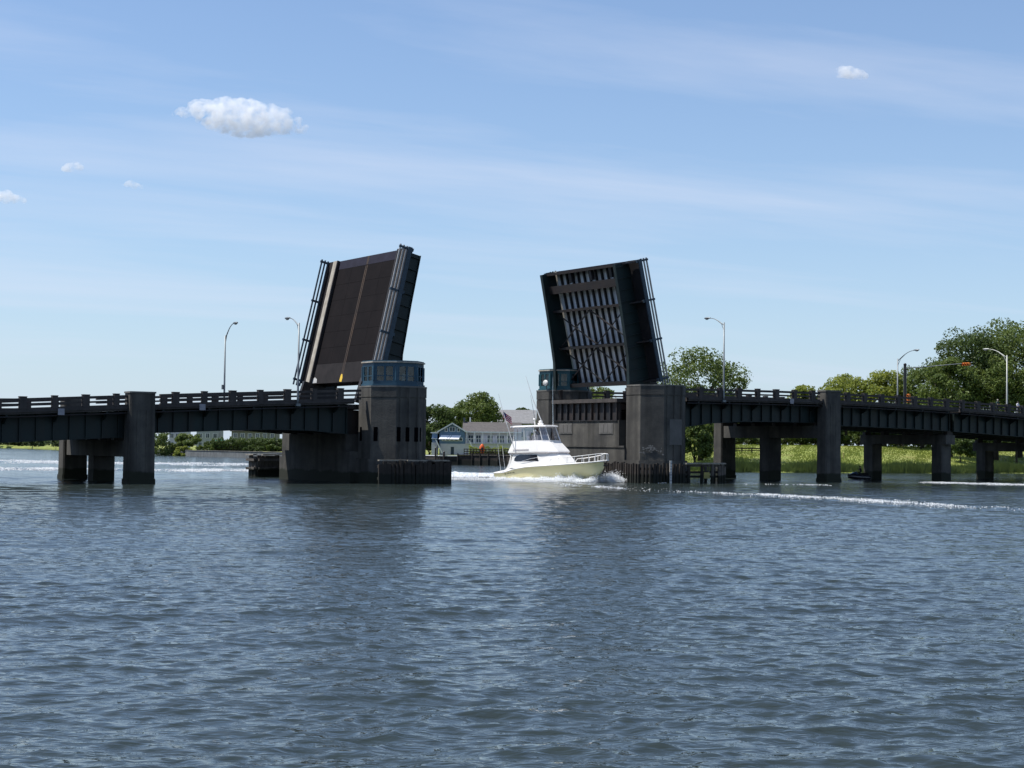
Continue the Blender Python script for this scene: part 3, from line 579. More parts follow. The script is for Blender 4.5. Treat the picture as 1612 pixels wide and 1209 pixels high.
fender('dark timber fender wrapped round the foot of the left tower', [(-20.9, -13.6), (-13.0, -14.3), (-12.2, -12.5), (-12.2, 2), (-13, 15), (-16.8, 17.6)], 0, 2.25, 'timber', .44, (.55, 1.75), 'timber_cap', .3, .5)
fL2 = fender('weathered timber fender behind the left pier', [(-16.9, 18.2), (-20.2, 17.9), (-20.2, 20.2)], 0, 2.5, 'timber_grey', .42, (1.0, 2.0), 'timber_cap', .15, .5)
fR = fender('closed timber fender of upright planks below the right tower', [(12.2, -2), (12.2, -12.4), (13.0, -14.2), (17.6, -14.2)], 0, 2.25, 'timber', .42, (.8, 1.6), None, .2)
t = thing('timber_jetty', 'open timber frame with pale cap running right of the right tower', 'fender', (20.5, -14.2, 0))
for x in (18.2, 20.1, 21.6, 22.6, 23.0, 23.35): MB().tube([(x, -14.1, -1.5), (x + .04, -14.1, 2.0 + .2 * math.sin(x * 5))], [.22, .19], 7).build('pile', 'timber_grey' if x > 21 else 'timber', t)
for z in (.75, 1.25): MB().bar((17.75, -13.82, z), (23.4, -13.82, z), .2, .26).build('wale', 'timber', t)
for a_, b_ in ((17.75, 19.9), (19.95, 21.6), (21.65, 23.5)): MB().bar((a_, -14.0, 2.22), (b_, -14.0, 2.22 + .03), .6, .16).build('cap_plank', 'timber_cap', t)
MB().bar((17.75, -13.9, 2.0), (23.5, -13.9, 2.0), .25, .26).build('cap_beam', 'timber_grey', t); MB().box(20.2, 21.0, -14.4, -14.33, .55, 1.25).build('board', 'yellow_board', t); MB().bar((20.9, -14.33, 1.2), (20.95, -14.33, 2.1), .1, .1).build('hanger', 'timber_grey', t)
for y in (-12.5, -11.0): MB().tube([(23.2, y, -1.5), (23.2, y, 2.0)], .2, 7).build('pile', 'timber_grey', t)
t = thing('tide_gauge', 'white tide gauge board standing on the plank fender', 'gauge', (15.3, -14.55, 0))
g = MB().box(15.16, 15.44, -14.60, -14.52, -.3, 2.55).build('board', 'gauge_white', t)
for k in range(7): MB().box(15.18, 15.42, -14.615, -14.604, .25 + k * .32, .25 + k * .32 + (.10 if k % 2 else .16)).build('mark', 'sign_plate', g)

# ------------------------------------------------------------------ street lamps, signals
def street_lamp(label, s, side, ztop, reach, lum_up, mat='lamp_metal', box=False, inset=0.0):
    """side -1: stands at the near railing, arm reaching over the road (away); +1: far railing."""
    y = side * (ED + .12 - inset); zb = walk(s) - (.4 if inset == 0 else -.1); dr = -side
    t = thing('street_lamp', label, 'street lamp', (s, y, zb), group='street lamps on the bridge')
    MB().tube([(s, y, zb), (s, y, zb + .6), (s, y, ztop)], [.15, .12, .075], 8).build('pole', mat, t, True); MB().prism([(s - .22, y - .22), (s + .22, y - .22), (s + .22, y + .22), (s - .22, y + .22)], zb - .1, zb + .15).build('base_plate', mat, t)
    arm = [(s, y, ztop - .35)] + [(s, y + dr * reach * u, ztop - .35 + lum_up * math.sin(u * math.pi / 2)) for u in (.15, .3, .45, .6, .75, .9, 1)]
    MB().tube(arm, [.055] * 4 + [.045] * 4, 6).build('arm', mat, t, True); MB().tube([(s, y, ztop - 1.0), (s, y + dr * reach * .18, ztop - .35 + lum_up * .2), (s, y + dr * reach * .42, ztop - .35 + lum_up * .58)], .035, 6).build('strut', mat, t)
    e = arm[-1]
    b = MB(); b.grid([[(e[0] + w * math.cos(a), e[1] + dr * u, e[2] + .04 + h * math.sin(a)) for a in [k * math.pi / 5 for k in range(10)]] for u, w, h in ((-.15, .05, .05), (.05, .12, .09), (.4, .20, .12), (.75, .19, .11), (.95, .06, .05))], True)
    h_ = b.build('lamp_head', mat, t, True); MB().sphere((e[0], e[1] + dr * .5, e[2] - .07), (.15, .28, .10), 10, 6).build('lens', 'lamp_glass', h_, True)
    if box: MB().box(s - .30, s - .12, y - .12, y + .12, zb + 2.0, zb + 2.5).build('junction_box', mat, t)
street_lamp('street lamp with arm to the right, alone above the left approach', -27.9, 1, 15.75, 2.3, 1.55, box=True)
street_lamp('street lamp with arm to the left beside the raised left leaf', -28.1, -1, 16.05, 2.3, .95)
street_lamp('street lamp with arm to the left right of the raised right leaf', 26.9, -1, 18.85, 2.7, 1.0)
street_lamp('street lamp with arm to the right beside the signal mast', 75.2, 1, 17.15, 3.2, 1.4)
street_lamp('pale street lamp with arm to the left against the tall trees', 76.7, -1, 16.95, 3.2, 1.3, 'lamp_pale', inset=.75)
s_ = 76.3; zb = walk(s_)
t = thing('signal_mast', 'dark signal mast with long thin arm over the road', 'signal mast', (s_, 9.3, zb))
MB().tube([(s_, 9.3, zb), (s_, 9.3, 16.3)], [.24, .2], 10).build('post', 'signal_dark', t); MB().sphere((s_, 9.3, 16.3), .24, 10, 6).build('post_cap', 'signal_dark', t)
MB().tube([(s_, 9.3, 15.75), (s_, 3, 15.95), (s_, -3.2, 16.15)], [.065, .055, .04], 8).build('arm', 'lamp_metal', t)
def signal(label, c, horiz):
    t = thing('traffic_signal', label, 'traffic signal', c, group='orange traffic signals')
    for k in range(3):
        o = (k - 1) * .42; cc = (c[0], c[1] + o, c[2]) if horiz else (c[0], c[1], c[2] + o)
        h = MB().box(cc[0] - .16, cc[0] + .16, cc[1] - .2, cc[1] + .2, cc[2] - .2, cc[2] + .2).build('housing', 'signal_orange', t)
        MB().tube([(cc[0] - .16, cc[1], cc[2]), (cc[0] - .36, cc[1], cc[2] - .02)], .17, 10, False).build('visor', 'signal_orange', h); MB().tube([(cc[0] - .162, cc[1], cc[2]), (cc[0] - .18, cc[1], cc[2])], .14, 10).build('lens', 'signal_dark', h)
signal('orange traffic signal lying sideways at the end of the mast arm', (s_ - .1, -2.3, 15.98), True)
signal('orange upright traffic signal low on the signal mast post', (s_ - .05, 8.5, walk(76) + 2.3), False)

# ------------------------------------------------------------------ people
def person(label, loc, rz, pose, mats, height=1.75):
    """one continuous skinned body; pose gives joint positions in metres, person facing +x."""
    me = bpy.data.meshes.new('person'); names = list(pose['j']); idx = {n: i for i, n in enumerate(names)}
    me.from_pydata([pose['j'][n][:3] for n in names], [(idx[a], idx[b]) for a, b in pose['e']], [])
    tmp = bpy.data.objects.new('tmp', me); COL.objects.link(tmp); sk = tmp.modifiers.new('s', 'SKIN'); sk.use_smooth_shade = True
    for i, n in enumerate(names): r = pose['j'][n][3]; me.skin_vertices[0].data[i].radius = (r, r if len(pose['j'][n]) < 5 else pose['j'][n][4]); me.skin_vertices[0].data[i].use_root = (n == 'pelvis')
    ss = tmp.modifiers.new('u', 'SUBSURF'); ss.levels = 1; dg = bpy.context.evaluated_depsgraph_get(); m2 = bpy.data.meshes.new_from_object(tmp.evaluated_get(dg)); bpy.data.objects.remove(tmp)
    m2.materials.clear()
    for k in mats: m2.materials.append(M[k])
    zn, zw = pose['j']['neck'][2], pose['j']['pelvis'][2] + .08
    for p in m2.polygons:
        c = p.center; hand = min((c - Vector(pose['j'][h][:3])).length for h in ('hand_l', 'hand_r'))
        p.material_index = 0 if (c.z > zn + .02 or hand < .16) else (1 if c.z > zw else 2); p.use_smooth = True
    o = bpy.data.objects.new('person', m2); COL.objects.link(o); o.location = loc; o.rotation_euler = (0, 0, rz); BASE[o.name] = (0, 0, 0)
    hd = pose['j']['head']; MB().sphere((hd[0] - .015, hd[1], hd[2] + .045), (.115, .10, .105), 12, 8).build('hair' if 'cap_pale' not in mats else 'cap', mats[3], o, True)
    MB().sphere((hd[0] + .105, hd[1], hd[2] - .01), (.022, .015, .026), 6, 4).build('nose', 'skin', o, True)
    for e in (-.04, .04): MB().sphere((hd[0] + .09, hd[1] + e, hd[2] + .02), .014, 6, 4).build('eye', 'black', o)
    return tag(o, label, 'person', 'people')
E_ = [('pelvis', 'waist'), ('waist', 'chest'), ('chest', 'neck'), ('neck', 'head'), ('chest', 'sh_l'), ('sh_l', 'el_l'), ('el_l', 'hand_l'), ('chest', 'sh_r'), ('sh_r', 'el_r'), ('el_r', 'hand_r'), ('pelvis', 'kn_l'), ('kn_l', 'an_l'), ('an_l', 'toe_l'), ('pelvis', 'kn_r'), ('kn_r', 'an_r'), ('an_r', 'toe_r')]
def standing(lean=0.0):
    return dict(e=E_, j={'pelvis': (0, 0, .95, .15, .13), 'waist': (lean * .3, 0, 1.12, .14, .11), 'chest': (lean * .7, 0, 1.34, .17, .12), 'neck': (lean, 0, 1.5, .06), 'head': (lean + .02, 0, 1.64, .10), 'sh_l': (lean * .7, .19, 1.41, .065), 'el_l': (lean * .7 + .06, .25, 1.13, .048), 'hand_l': (lean + .30, .18, 1.08, .04), 'sh_r': (lean * .7, -.19, 1.41, .065), 'el_r': (lean * .7 + .06, -.25, 1.13, .048), 'hand_r': (lean + .30, -.18, 1.08, .04),
        'kn_l': (.02, .11, .5, .075), 'an_l': (-.02, .12, .09, .05), 'toe_l': (.16, .13, .05, .045), 'kn_r': (.02, -.11, .5, .075), 'an_r': (-.02, -.12, .09, .05), 'toe_r': (.16, -.13, .05, .045)})
SITTING = dict(e=E_, j={'pelvis': (0, 0, .05, .16, .14), 'waist': (.04, 0, .25, .14, .12), 'chest': (.12, 0, .47, .17, .13), 'neck': (.16, 0, .63, .06), 'head': (.2, 0, .77, .10), 'sh_l': (.12, .19, .54, .065), 'el_l': (.3, .28, .34, .05), 'hand_l': (.55, .24, .36, .04), 'sh_r': (.12, -.19, .54, .065), 'el_r': (.3, -.28, .34, .05), 'hand_r': (.55, -.24, .36, .04),
    'kn_l': (.42, .27, .02, .08), 'an_l': (.22, .33, -.38, .05), 'toe_l': (.40, .34, -.41, .045), 'kn_r': (.42, -.27, .02, .08), 'an_r': (.22, -.33, -.38, .05), 'toe_r': (.40, -.34, -.41, .045)})
for s__, lab, mats in ((75.0, 'person in green with a pale cap leaning on the railing by the pale lamp', ('skin', 'cloth_green', 'cloth_dark', 'cap_pale')), (79.0, 'person in white shirt standing at the railing at the right edge', ('skin', 'cloth_white', 'cloth_grey', 'hair'))):
    person(lab, B2W((s__, -8.75, walk(s__))), PHI - math.pi / 2, standing(.06), mats)

# ------------------------------------------------------------------ motor yacht
BA = math.radians(-45); BOATLOC = Vector((4.95, 190.6, 0))
boat = thing('motor_yacht', 'cream hulled white motor yacht with enclosed flybridge passing the open bridge', 'boat', BOATLOC, 'L', BA)
boat.rotation_euler = (0, math.radians(-1.6), BA); boat.scale = (1.06, 1.03, 1.0)
ST = [-7.25, -5.6, -4, -2, 0, 2.5, 4.5, 6.0, 6.9, 7.3]
hbS = [2.12, 2.2, 2.28, 2.32, 2.32, 2.16, 1.74, 1.12, .52, .06]; zS = [1.0, 1.06, 1.42, 1.66, 1.74, 1.84, 1.95, 2.07, 2.16, 2.2]
hbC = [1.95, 2.02, 2.06, 2.05, 1.9, 1.45, .90, .42, .12, .03]; zC = [0, .02, .05, .08, .14, .3, .55, .88, 1.25, 1.5]; zK = [-.55, -.6, -.65, -.7, -.72, -.65, -.4, .1, .85, 1.45]
def hullrow(i, inset=0):
    pts = []
    for u in (0, .33, .66, 1):
        f = u ** (1.0 + .05 * i); pts.append((ST[i], -(hbC[i] + (hbS[i] - hbC[i]) * f), zC[i] + (zS[i] - zC[i]) * u))
    half = [(ST[i], 0, zK[i])] + pts
    return half
rows = [list(reversed([(x, -y, z) for x, y, z in hullrow(i)[1:]])) + hullrow(i) for i in range(len(ST))]
hb = MB(); hb.grid(rows); n_ = len(rows[0]); hb.f.append(tuple(range(n_))); hull = hb.build('hull', 'hull_cream', boat)
md = hull.modifiers.new('b', 'EDGE_SPLIT') if False else None
for p in hull.data.polygons: p.use_smooth = True
MB().grid([[(ST[i], -hbS[i] + .03, zS[i] - .02 - (.0 if i > 2 else .0)), (ST[i], 0, zS[i] + .06), (ST[i], hbS[i] - .03, zS[i] - .02)] for i in range(len(ST))]).build('deck', 'boat_white', boat, True)
for sd_ in (-1, 1):
    MB().tube([(ST[i], sd_ * (hbS[i] + .015), zS[i] - .02) for i in range(len(ST))], .075, 6).build('gunwale', 'boat_white', boat, True)
    MB().grid([[(ST[i], sd_ * (hbC[i] + .02 + .06 * k), zC[i] - .06 + .16 * k) for k in (0, 1)] for i in range(0, 5)]).build('boot_stripe', 'boot_stripe', boat)
    MB().quadbox([(-7.2, sd_ * 2.06, 1.02), (-4.6, sd_ * 2.2, 1.3), (-4.6, sd_ * 1.95, 1.3), (-7.2, sd_ * 1.85, 1.02), (-7.2, sd_ * 2.04, 1.08), (-4.6, sd_ * 2.16, 1.46), (-4.6, sd_ * 1.97, 1.46), (-7.2, sd_ * 1.87, 1.08)]).build('coaming', 'boat_white', boat)
MB().quadbox([(-7.24, -2.05, .2), (-7.12, -2.05, .2), (-7.12, 2.05, .2), (-7.24, 2.05, .2), (-7.24, -2.08, 1.05), (-7.12, -2.08, 1.05), (-7.12, 2.08, 1.05), (-7.24, 2.08, 1.05)]).build('transom', 'boat_white', boat)
def outl(xa, xs, xn, hw, hn, z, aft=None): return [(xa, -hw, z), (xs, -hw, z), (xs + (xn - xs) * .6, -hw * .80 - hn * .12, z), (xn, -hn, z), (xn, hn, z), (xs + (xn - xs) * .6, hw * .80 + hn * .12, z), (xs, hw, z), (xa, hw, z)]
def shell(name, mat, layers, cap=True, par=boat, smooth=False):
    b = MB(); b.grid(layers, True); n = len(layers[0])
    if cap: b.f.append(tuple(range(n))[::-1]); k = (len(layers) - 1) * n; b.f.append(tuple(k + i for i in range(n)))
    return b.build(name, mat, par, smooth)
cab = shell('cabin', 'boat_white', [outl(-4.9, -.3, 2.9, 1.98, .95, 1.55), outl(-4.75, -.5, 2.5, 1.9, .9, 2.15), outl(-4.55, -.75, 1.5, 1.76, .85, 3.12)])
shell('brow', 'boat_shade', [outl(-4.8, -.75, 1.25, 1.80, .9, 3.121), outl(-5.1, -.6, 1.5, 1.92, .95, 3.30)])
fly = shell('flybridge', 'boat_white', [outl(-5.15, -.6, 1.55, 1.94, .97, 3.302), outl(-5.1, -.65, 1.45, 1.93, .97, 3.45), outl(-4.7, -1.1, .35, 1.72, .9, 4.45), outl(-4.7, -1.15, .2, 1.68, .88, 4.62)], cap=True)
for sd_ in (-1, 1):                                             # long dark side window, curved at its aft end
    poly = [(-4.25, 2.42), (-3.9, 2.32), (-1.1, 2.34), (-.55, 2.30), (-.85, 3.02), (-3.5, 3.04), (-3.95, 2.92), (-4.22, 2.68)]
    yy = lambda z, o: sd_ * (np.interp(z, [2.15, 3.12], [1.9, 1.76]) + o)
    b = MB(); n = len(poly); b.v = [(x, yy(z, .006), z) for x, z in poly] + [(x, yy(z, .03), z) for x, z in poly]
    b.f = [tuple(range(n)), tuple(range(n, 2 * n))[::-1]] + [(i, n + i, n + (i + 1) % n, (i + 1) % n) for i in range(n)]; b.build('side_window', 'dark_glass', boat)
    MB().tube([(-3.2, sd_ * 2.0, 2.25), (-1.6, sd_ * 2.0, 2.6), (-.6, sd_ * 1.96, 2.7)], .022, 5).build('grab_rail', 'chrome', boat)
    MB().grid([[(-4.9, sd_ * 1.93, 1.5), (-5.55, sd_ * 2.02, 1.2)], [(-4.75, sd_ * 1.88, 2.3), (-5.1, sd_ * 1.93, 2.0)], [(-4.7, sd_ * 1.82, 3.0), (-4.85, sd_ * 1.86, 2.9)], [(-4.7, sd_ * 1.80, 3.28), (-5.1, sd_ * 1.86, 3.28)]]).build('wing', 'boat_white', boat)
    for z in (3.55, 3.72): MB().bar((-4.4, sd_ * 1.93, z), (-2.0, sd_ * 1.93, z), .03, .05).build('moulding', 'boat_shade', fly)
# flybridge enclosure: white frame posts with clear panes between
enc_b = outl(-4.55, -1.2, .22, 1.64, .86, 4.63); enc_t = outl(-4.5, -1.6, -.45, 1.52, .84, 6.2)
for i in range(8):
    MB().tube([enc_b[i], enc_t[i]], .045, 6).build('post', 'boat_white', boat)
    j = (i + 1) % 8
    if i == 7: continue
    MB().tube([enc_b[i], enc_b[j]], .05, 6).build('sill', 'boat_white', boat)
    cuts = (0, .5, 1) if i in (0, 6) else (0, 1)
    for u0_, u1_ in zip(cuts, cuts[1:]):
        q = [Vector(enc_b[i]).lerp(Vector(enc_b[j]), u0_), Vector(enc_b[i]).lerp(Vector(enc_b[j]), u1_), Vector(enc_t[i]).lerp(Vector(enc_t[j]), u1_), Vector(enc_t[i]).lerp(Vector(enc_t[j]), u0_)]
        b = MB(); b.v = [tuple(v) for v in q]; b.f = [(0, 1, 2, 3)]; b.build('clear_pane', 'clear', boat)
        if u1_ < 1: MB().tube([q[1], q[2]], .035, 6).build('post', 'boat_white', boat)
ht = shell('hardtop', 'boat_white', [outl(-4.9, -1.5, -.35, 1.62, .95, 6.201), outl(-5.0, -1.45, -.22, 1.7, 1.0, 6.27), outl(-4.95, -1.5, -.3, 1.66, .97, 6.40), outl(-4.6, -1.7, -.7, 1.35, .75, 6.46)])
MB().box(-2.4, -1.5, -.9, .9, 4.63, 5.35).build('helm_console', 'boat_white', boat); MB().box(-3.4, -2.9, -.75, -.1, 4.63, 5.2).box(-3.42, -3.28, -.75, -.1, 5.2, 5.85).build('helm_seat', 'boat_white', boat)
MB().sphere((-2.2, .3, 6.66), (.34, .34, .15), 14, 8).build('radar_dome', 'boat_white', boat, True); MB().tube([(-2.2, .3, 6.44), (-2.2, .3, 6.6)], .2, 10).build('radar_base', 'boat_shade', boat); MB().sphere((-2.2, .3, 6.92), (.24, .24, .13), 12, 6).build('antenna_dome', 'boat_white', boat, True)
MB().tube([(-3.6, .9, 6.42), (-3.75, .9, 7.2)], .05, 6).sphere((-3.75, .9, 7.25), .11, 8, 5).build('light_mast', 'boat_white', boat)
MB().tube([(-1.0, -.6, 6.44), (-2.2, -.9, 9.4), (-3.2, -1.0, 12.2)], [.06, .045, .02], 6).build('outrigger', 'boat_white', boat)
MB().tube([(-.8, .8, 6.44), (-.8, .8, 9.6), (-.75, .8, 12.0)], [.035, .022, .010], 5).build('whip_antenna', 'chrome', boat)
MB().tube([(-3.9, -2.0, 3.3), (-4.6, -2.2, 5.6), (-5.35, -2.5, 8.2), (-5.9, -2.6, 10.2)], [.06, .05, .035, .014], 6).build('outrigger', 'boat_white', boat)
MB().tube([(-4.0, 2.0, 3.3), (-4.6, 2.2, 5.6), (-5.35, 2.5, 8.2), (-5.9, 2.6, 10.2)], [.05, .045, .03, .012], 6).build('outrigger', 'chrome', boat)
for y in (-1.9, -1.2): MB().tube([(-6.3, y, 1.2), (-6.6, y, 3.0), (-6.75, y, 4.4)], [.03, .022, .012], 5).build('fishing_rod', 'chrome', boat)
for sd_ in (-1, 1):
    xs_ = [1.6, 2.6, 3.6, 4.5, 5.3, 6.0, 6.6, 7.1]; tops = [(x, sd_ * max(.22, float(np.interp(x, ST, hbS)) - .12), float(np.interp(x, ST, zS)) + .72 + .02 * k) for k, x in enumerate(xs_)] + [(7.75, sd_ * .12, 2.98)]
    MB().tube([(1.0, tops[0][1], 1.85)] + tops, .04, 6).build('bow_rail', 'boat_white', boat)
    for k, (x, y, z) in enumerate(tops[1:]): MB().tube([(x + .03, y, z), (x - .02, y, float(np.interp(min(x, 7.3), ST, zS)))], .032, 5).build('stanchion', 'boat_white', boat)
MB().quadbox([(6.6, -.3, 2.12), (7.85, -.16, 2.22), (7.85, .16, 2.22), (6.6, .3, 2.12), (6.6, -.3, 2.24), (7.85, -.16, 2.32), (7.85, .16, 2.32), (6.6, .3, 2.24)]).build('pulpit', 'boat_white', boat)
MB().bar((7.75, 0, 2.2), (7.35, 0, 1.75), .08, .08).bar((7.5, -.28, 1.68), (7.5, .28, 1.68), .1, .14).bar((7.35, 0, 1.76), (7.6, 0, 1.62), .12, .12).build('anchor', 'black', boat)
# registration lettering low on the quarter
def lettering(txt, mat, size, mtx, parent, name):
    cu = bpy.data.curves.new(name, 'FONT'); cu.body = txt; cu.size = size; cu.extrude = .004; cu.offset = size * .012
    tmp = bpy.data.objects.new('tmp_text', cu); COL.objects.link(tmp); dg = bpy.context.evaluated_depsgraph_get(); me = bpy.data.meshes.new_from_object(tmp.evaluated_get(dg)); bpy.data.objects.remove(tmp)
    me.transform(mtx); me.materials.clear(); me.materials.append(M[mat]); o = bpy.data.objects.new(name, me); COL.objects.link(o); o.parent = parent; return o
def hull_mtx(x, z):
    f = (z - .03) / (np.interp(x, ST, zS) - .03); y = -(np.interp(x, ST, hbC) + (np.interp(x, ST, hbS) - np.interp(x, ST, hbC)) * f) - .03
    return Matrix(((.995, 0, .0, x), (-.03, .12, -1, y), (.10, .99, .12, z), (0, 0, 0, 1)))
lettering('NJ 3896 HL', 'black', .36, hull_mtx(-5.55, .80), boat, 'registration')
# person at the helm
po = person('person in pale clothes at the helm inside the flybridge enclosure', (0, 0, 0), 0, standing(.02), ('skin', 'cloth_white', 'cloth_dark', 'hair'))
bm_ = Matrix.Translation(BOATLOC) @ boat.rotation_euler.to_matrix().to_4x4() @ Matrix.Diagonal((1.06, 1.03, 1.0, 1.0)); po.matrix_world = Matrix.Translation(bm_ @ Vector((-2.85, .35, 4.30))) @ Matrix.Rotation(BA, 4, 'Z')
fl = thing('flag', 'flag with stripes and navy corner flying above the boat stern', 'flag', bm_ @ Vector((-5.35, -2.5, 8.2)), 'L', math.radians(20))
def flagpt(u, v): return (u * 1.05 + .1 * v, .10 * math.sin(u * 4.5 + v), -v * .85 - u * .75)
for k in range(7):
    MB().grid([[flagpt(u, k / 7), flagpt(u, (k + 1) / 7)] for u in ([i / 8 for i in range(9)] if k > 3 else [.42 + .58 * i / 6 for i in range(7)])]).build('stripe', 'flag_red' if k % 2 == 0 else 'flag_white', fl)
MB().grid([[flagpt(u, v) for v in (0, .19, .38, 4 / 7)] for u in (0, .14, .28, .42)]).build('canton', 'flag_navy', fl)

# ------------------------------------------------------------------ jet ski
jl = onwater(1352, 754.5); jet = thing('jet_ski', 'dark jet ski in front of the bridge column at right', 'jet ski', (jl.x, jl.y, .05), 'L', math.radians(192))
js = [(-1.55, .50, .30, .42), (-.9, .58, .26, .50), (0, .60, .25, .58), (.7, .52, .30, .66), (1.25, .30, .42, .62), (1.6, .04, .52, .56)]
MB().grid([[(x, -w, zc + .12), (x, -w * .75, -.12 + .18 * max(0, x)), (x, 0, -.22 + .2 * max(0, x)), (x, w * .75, -.12 + .18 * max(0, x)), (x, w, zc + .12), (x, w * .6, zt), (x, 0, zt + .06), (x, -w * .6, zt)] for x, w, zc, zt in js], True).build('hull', 'ski_black', jet, True)
MB().grid([[(x, -w, .45), (x, -w * .7, z), (x, w * .7, z), (x, w, .45)] for x, w, z in ((-1.3, .22, .80), (-.6, .24, .84), (-.1, .2, .78), (.25, .16, .7))]).build('seat', 'black', jet, True)
MB().grid([[(x, -w, .55), (x, -w * .6, z), (x, w * .6, z), (x, w, .55)] for x, w, z in ((.15, .3, .75), (.4, .32, .98), (.8, .3, .88), (1.3, .18, .64))]).build('cowl', 'ski_blue', jet, True)
MB().tube([(.35, -.4, 1.0), (.42, 0, 1.02), (.35, .4, 1.0)], .03, 6).build('handlebar', 'black', jet)
jr = person('person in dark clothes riding the jet ski', (0, 0, 0), 0, SITTING, ('skin', 'cloth_dark', 'cloth_dark', 'hair')); jr.matrix_world = Matrix.Translation((jl.x, jl.y, .05)) @ Matrix.Rotation(math.radians(192), 4, 'Z') @ Matrix.Translation((-.35, 0, .86))

# ------------------------------------------------------------------ foam
def flakes(P, size, rng, flat=.45):
    n = len(P); a = rng.normal(size=(n, 3)); a[:, 2] *= flat; b = rng.normal(size=(n, 3)); b[:, 2] *= flat
    a /= np.linalg.norm(a, axis=1, keepdims=True); b -= a * (a * b).sum(1, keepdims=True); b /= np.linalg.norm(b, axis=1, keepdims=True); s = (size * rng.uniform(.5, 1.3, n))[:, None] if np.ndim(size) == 0 else (size * rng.uniform(.6, 1.3, n))[:, None]
    V = np.stack([P - a * s * .5 - b * s * .35, P + a * s * .5 - b * s * .35, P + a * s * .35 + b * s * .4, P - a * s * .4 + b * s * .35], 1).reshape(-1, 3); return V, np.arange(4 * n).reshape(-1, 4)
def foam_band(name, label, pxs, width, height, dens, size, seed, gap=.35, taper=True):
    rng = np.random.default_rng(seed); pts = [onwater(*p) for p in pxs]; P = []
    def nz(x, y, f): return np.sin(x * f + 1.3 * seed + 1.7 * np.sin(y * f * .6 + seed)) * np.sin(y * f * .8 + 2.1 * seed + 1.3 * np.sin(x * f * .7))
    for p, q in zip(pts, pts[1:]):
        L = (q - p).length; n = int(L * dens); d = (q - p) / L; u = rng.uniform(0, 1, n); off = rng.normal(0, width / 2, n) * rng.choice([.5, 1, 1.7], n); lx = p.x + (q.x - p.x) * u; ly = p.y + (q.y - p.y) * u; off = off + .5 * width * np.sin(lx * .23 + seed) * np.sin(lx * .071 + 2 * seed)
        x = lx + d.y * off; y = ly - d.x * off; m = .5 + .30 * nz(x, y * .35, .55) + .28 * nz(x, y * .4, 1.7) + .22 * nz(x, y * .5, 4.9) - .12 * np.abs(off) / width
        keep = m > gap * .62 + rng.normal(0, .24, n) + (.22 * np.sin(x * .11 + 3 * seed) * np.sin(x * .047 + seed) + .12 * np.sin(x * .33 + seed) if gap > .8 else 0); x, y, m, off = x[keep], y[keep], m[keep], off[keep]; k = len(x); h = np.abs(rng.normal(0, height, k)) * np.exp(-(off / width) ** 2) * np.clip(m, .2, 1.2); P.append(np.stack([x, y, .045 + h], -1))
    P = np.vstack(P); V, Q = flakes(P, size, rng, .35); me = np_mesh(name, V, Q, 'foam'); o = bpy.data.objects.new(name, me); COL.objects.link(o); tag(o, label, 'foam', None, 'stuff')
foam_band('wake_foam', 'broad white wake foam trailing behind the yacht', [(690, 747), (735, 748), (792, 752)], 9, .12, 2600, .24, 1, .2)
foam_band('wake_foam', 'long thin white wake line curving away to the right', [(872, 758), (905, 763), (960, 767), (1050, 773.5), (1130, 777), (1210, 780), (1330, 787), (1450, 794), (1540, 799), (1640, 804)], 2.4, .045, 330, .085, 2, 1.08)
foam_band('wake_foam', 'short foam line at the foot of the right plank fender', [(1012, 760.5), (1050, 761)], 1.5, .035, 240, .085, 3, 1.0)
foam_band('wake_foam', 'bright foam line past the columns at the right edge', [(1452, 759.5), (1500, 760.5), (1560, 762), (1625, 764)], 3.4, .045, 620, .09, 4, .98)
foam_band('wake_foam', 'thin broken foam between the right pylon and tower', [(1170, 762), (1245, 763.5), (1300, 764)], 2.4, .025, 130, .085, 5, 1.15)
foam_band('wake_foam', 'white breaking wake far behind the left piers', [(-40, 738), (60, 739), (150, 740), (250, 740), (350, 741), (445, 741)], 7, .13, 620, .13, 6, .9)
foam_band('wake_foam', 'smooth pale wake band beyond the breaking one', [(-40, 726), (100, 727), (260, 731), (430, 732)], 16, .05, 420, .16, 7, .92)
rng = np.random.default_rng(11); P = []
def bl(x, y, z=0): v = bm_ @ Vector((x, y, 0)); return (v.x, v.y, z)
for x0_, x1_, y_, h0, h1, n in ((-7, -2, -2.15, .10, .14, 2600), (-2, 2.0, -2.2, .14, .30, 4200), (2.0, 4.4, -1.9, .30, .46, 4600), (4.2, 6.4, -1.3, .26, .24, 3000), (5.2, 6.6, .2, .2, .3, 1800), (4.0, 6.4, 1.6, .35, .5, 3600)):
    for k in range(n):
        u = rng.uniform(); x = x0_ + (x1_ - x0_) * u; sgn = -1 if y_ < .3 else 1; out = abs(rng.normal(0, .5 + .5 * (h0 + h1)))
        hb_ = float(np.interp(x, ST, hbC)); y = sgn * (hb_ + .05 + out); h = (h0 + (h1 - h0) * u) * (1.0 + .5 * math.sin(x * 3.1) + .3 * math.sin(x * 8)) * abs(rng.normal(0, .75)) * math.exp(-out * .55)
        P.append(bl(x + rng.normal(0, .15), y, .03 + h))
for k in range(4200):                          # spray thrown to the far side of the bow
    u = rng.uniform(); x = 5.2 + 2.6 * u + rng.normal(0, .3); y = .6 + abs(rng.normal(0, 1.2)) + 1.5 * (1 - u); P.append(bl(x, y, .05 + abs(rng.normal(0, .40)) * math.exp(-((y - 1.2) / 2.6) ** 2)))
for k in range(4200):
    x = rng.uniform(-10, 4); out = rng.exponential(1.3); P.append(bl(x + rng.normal(0, .5), -2.2 - out - .15 * max(0, 3 - x), .03 + abs(rng.normal(0, .05))))
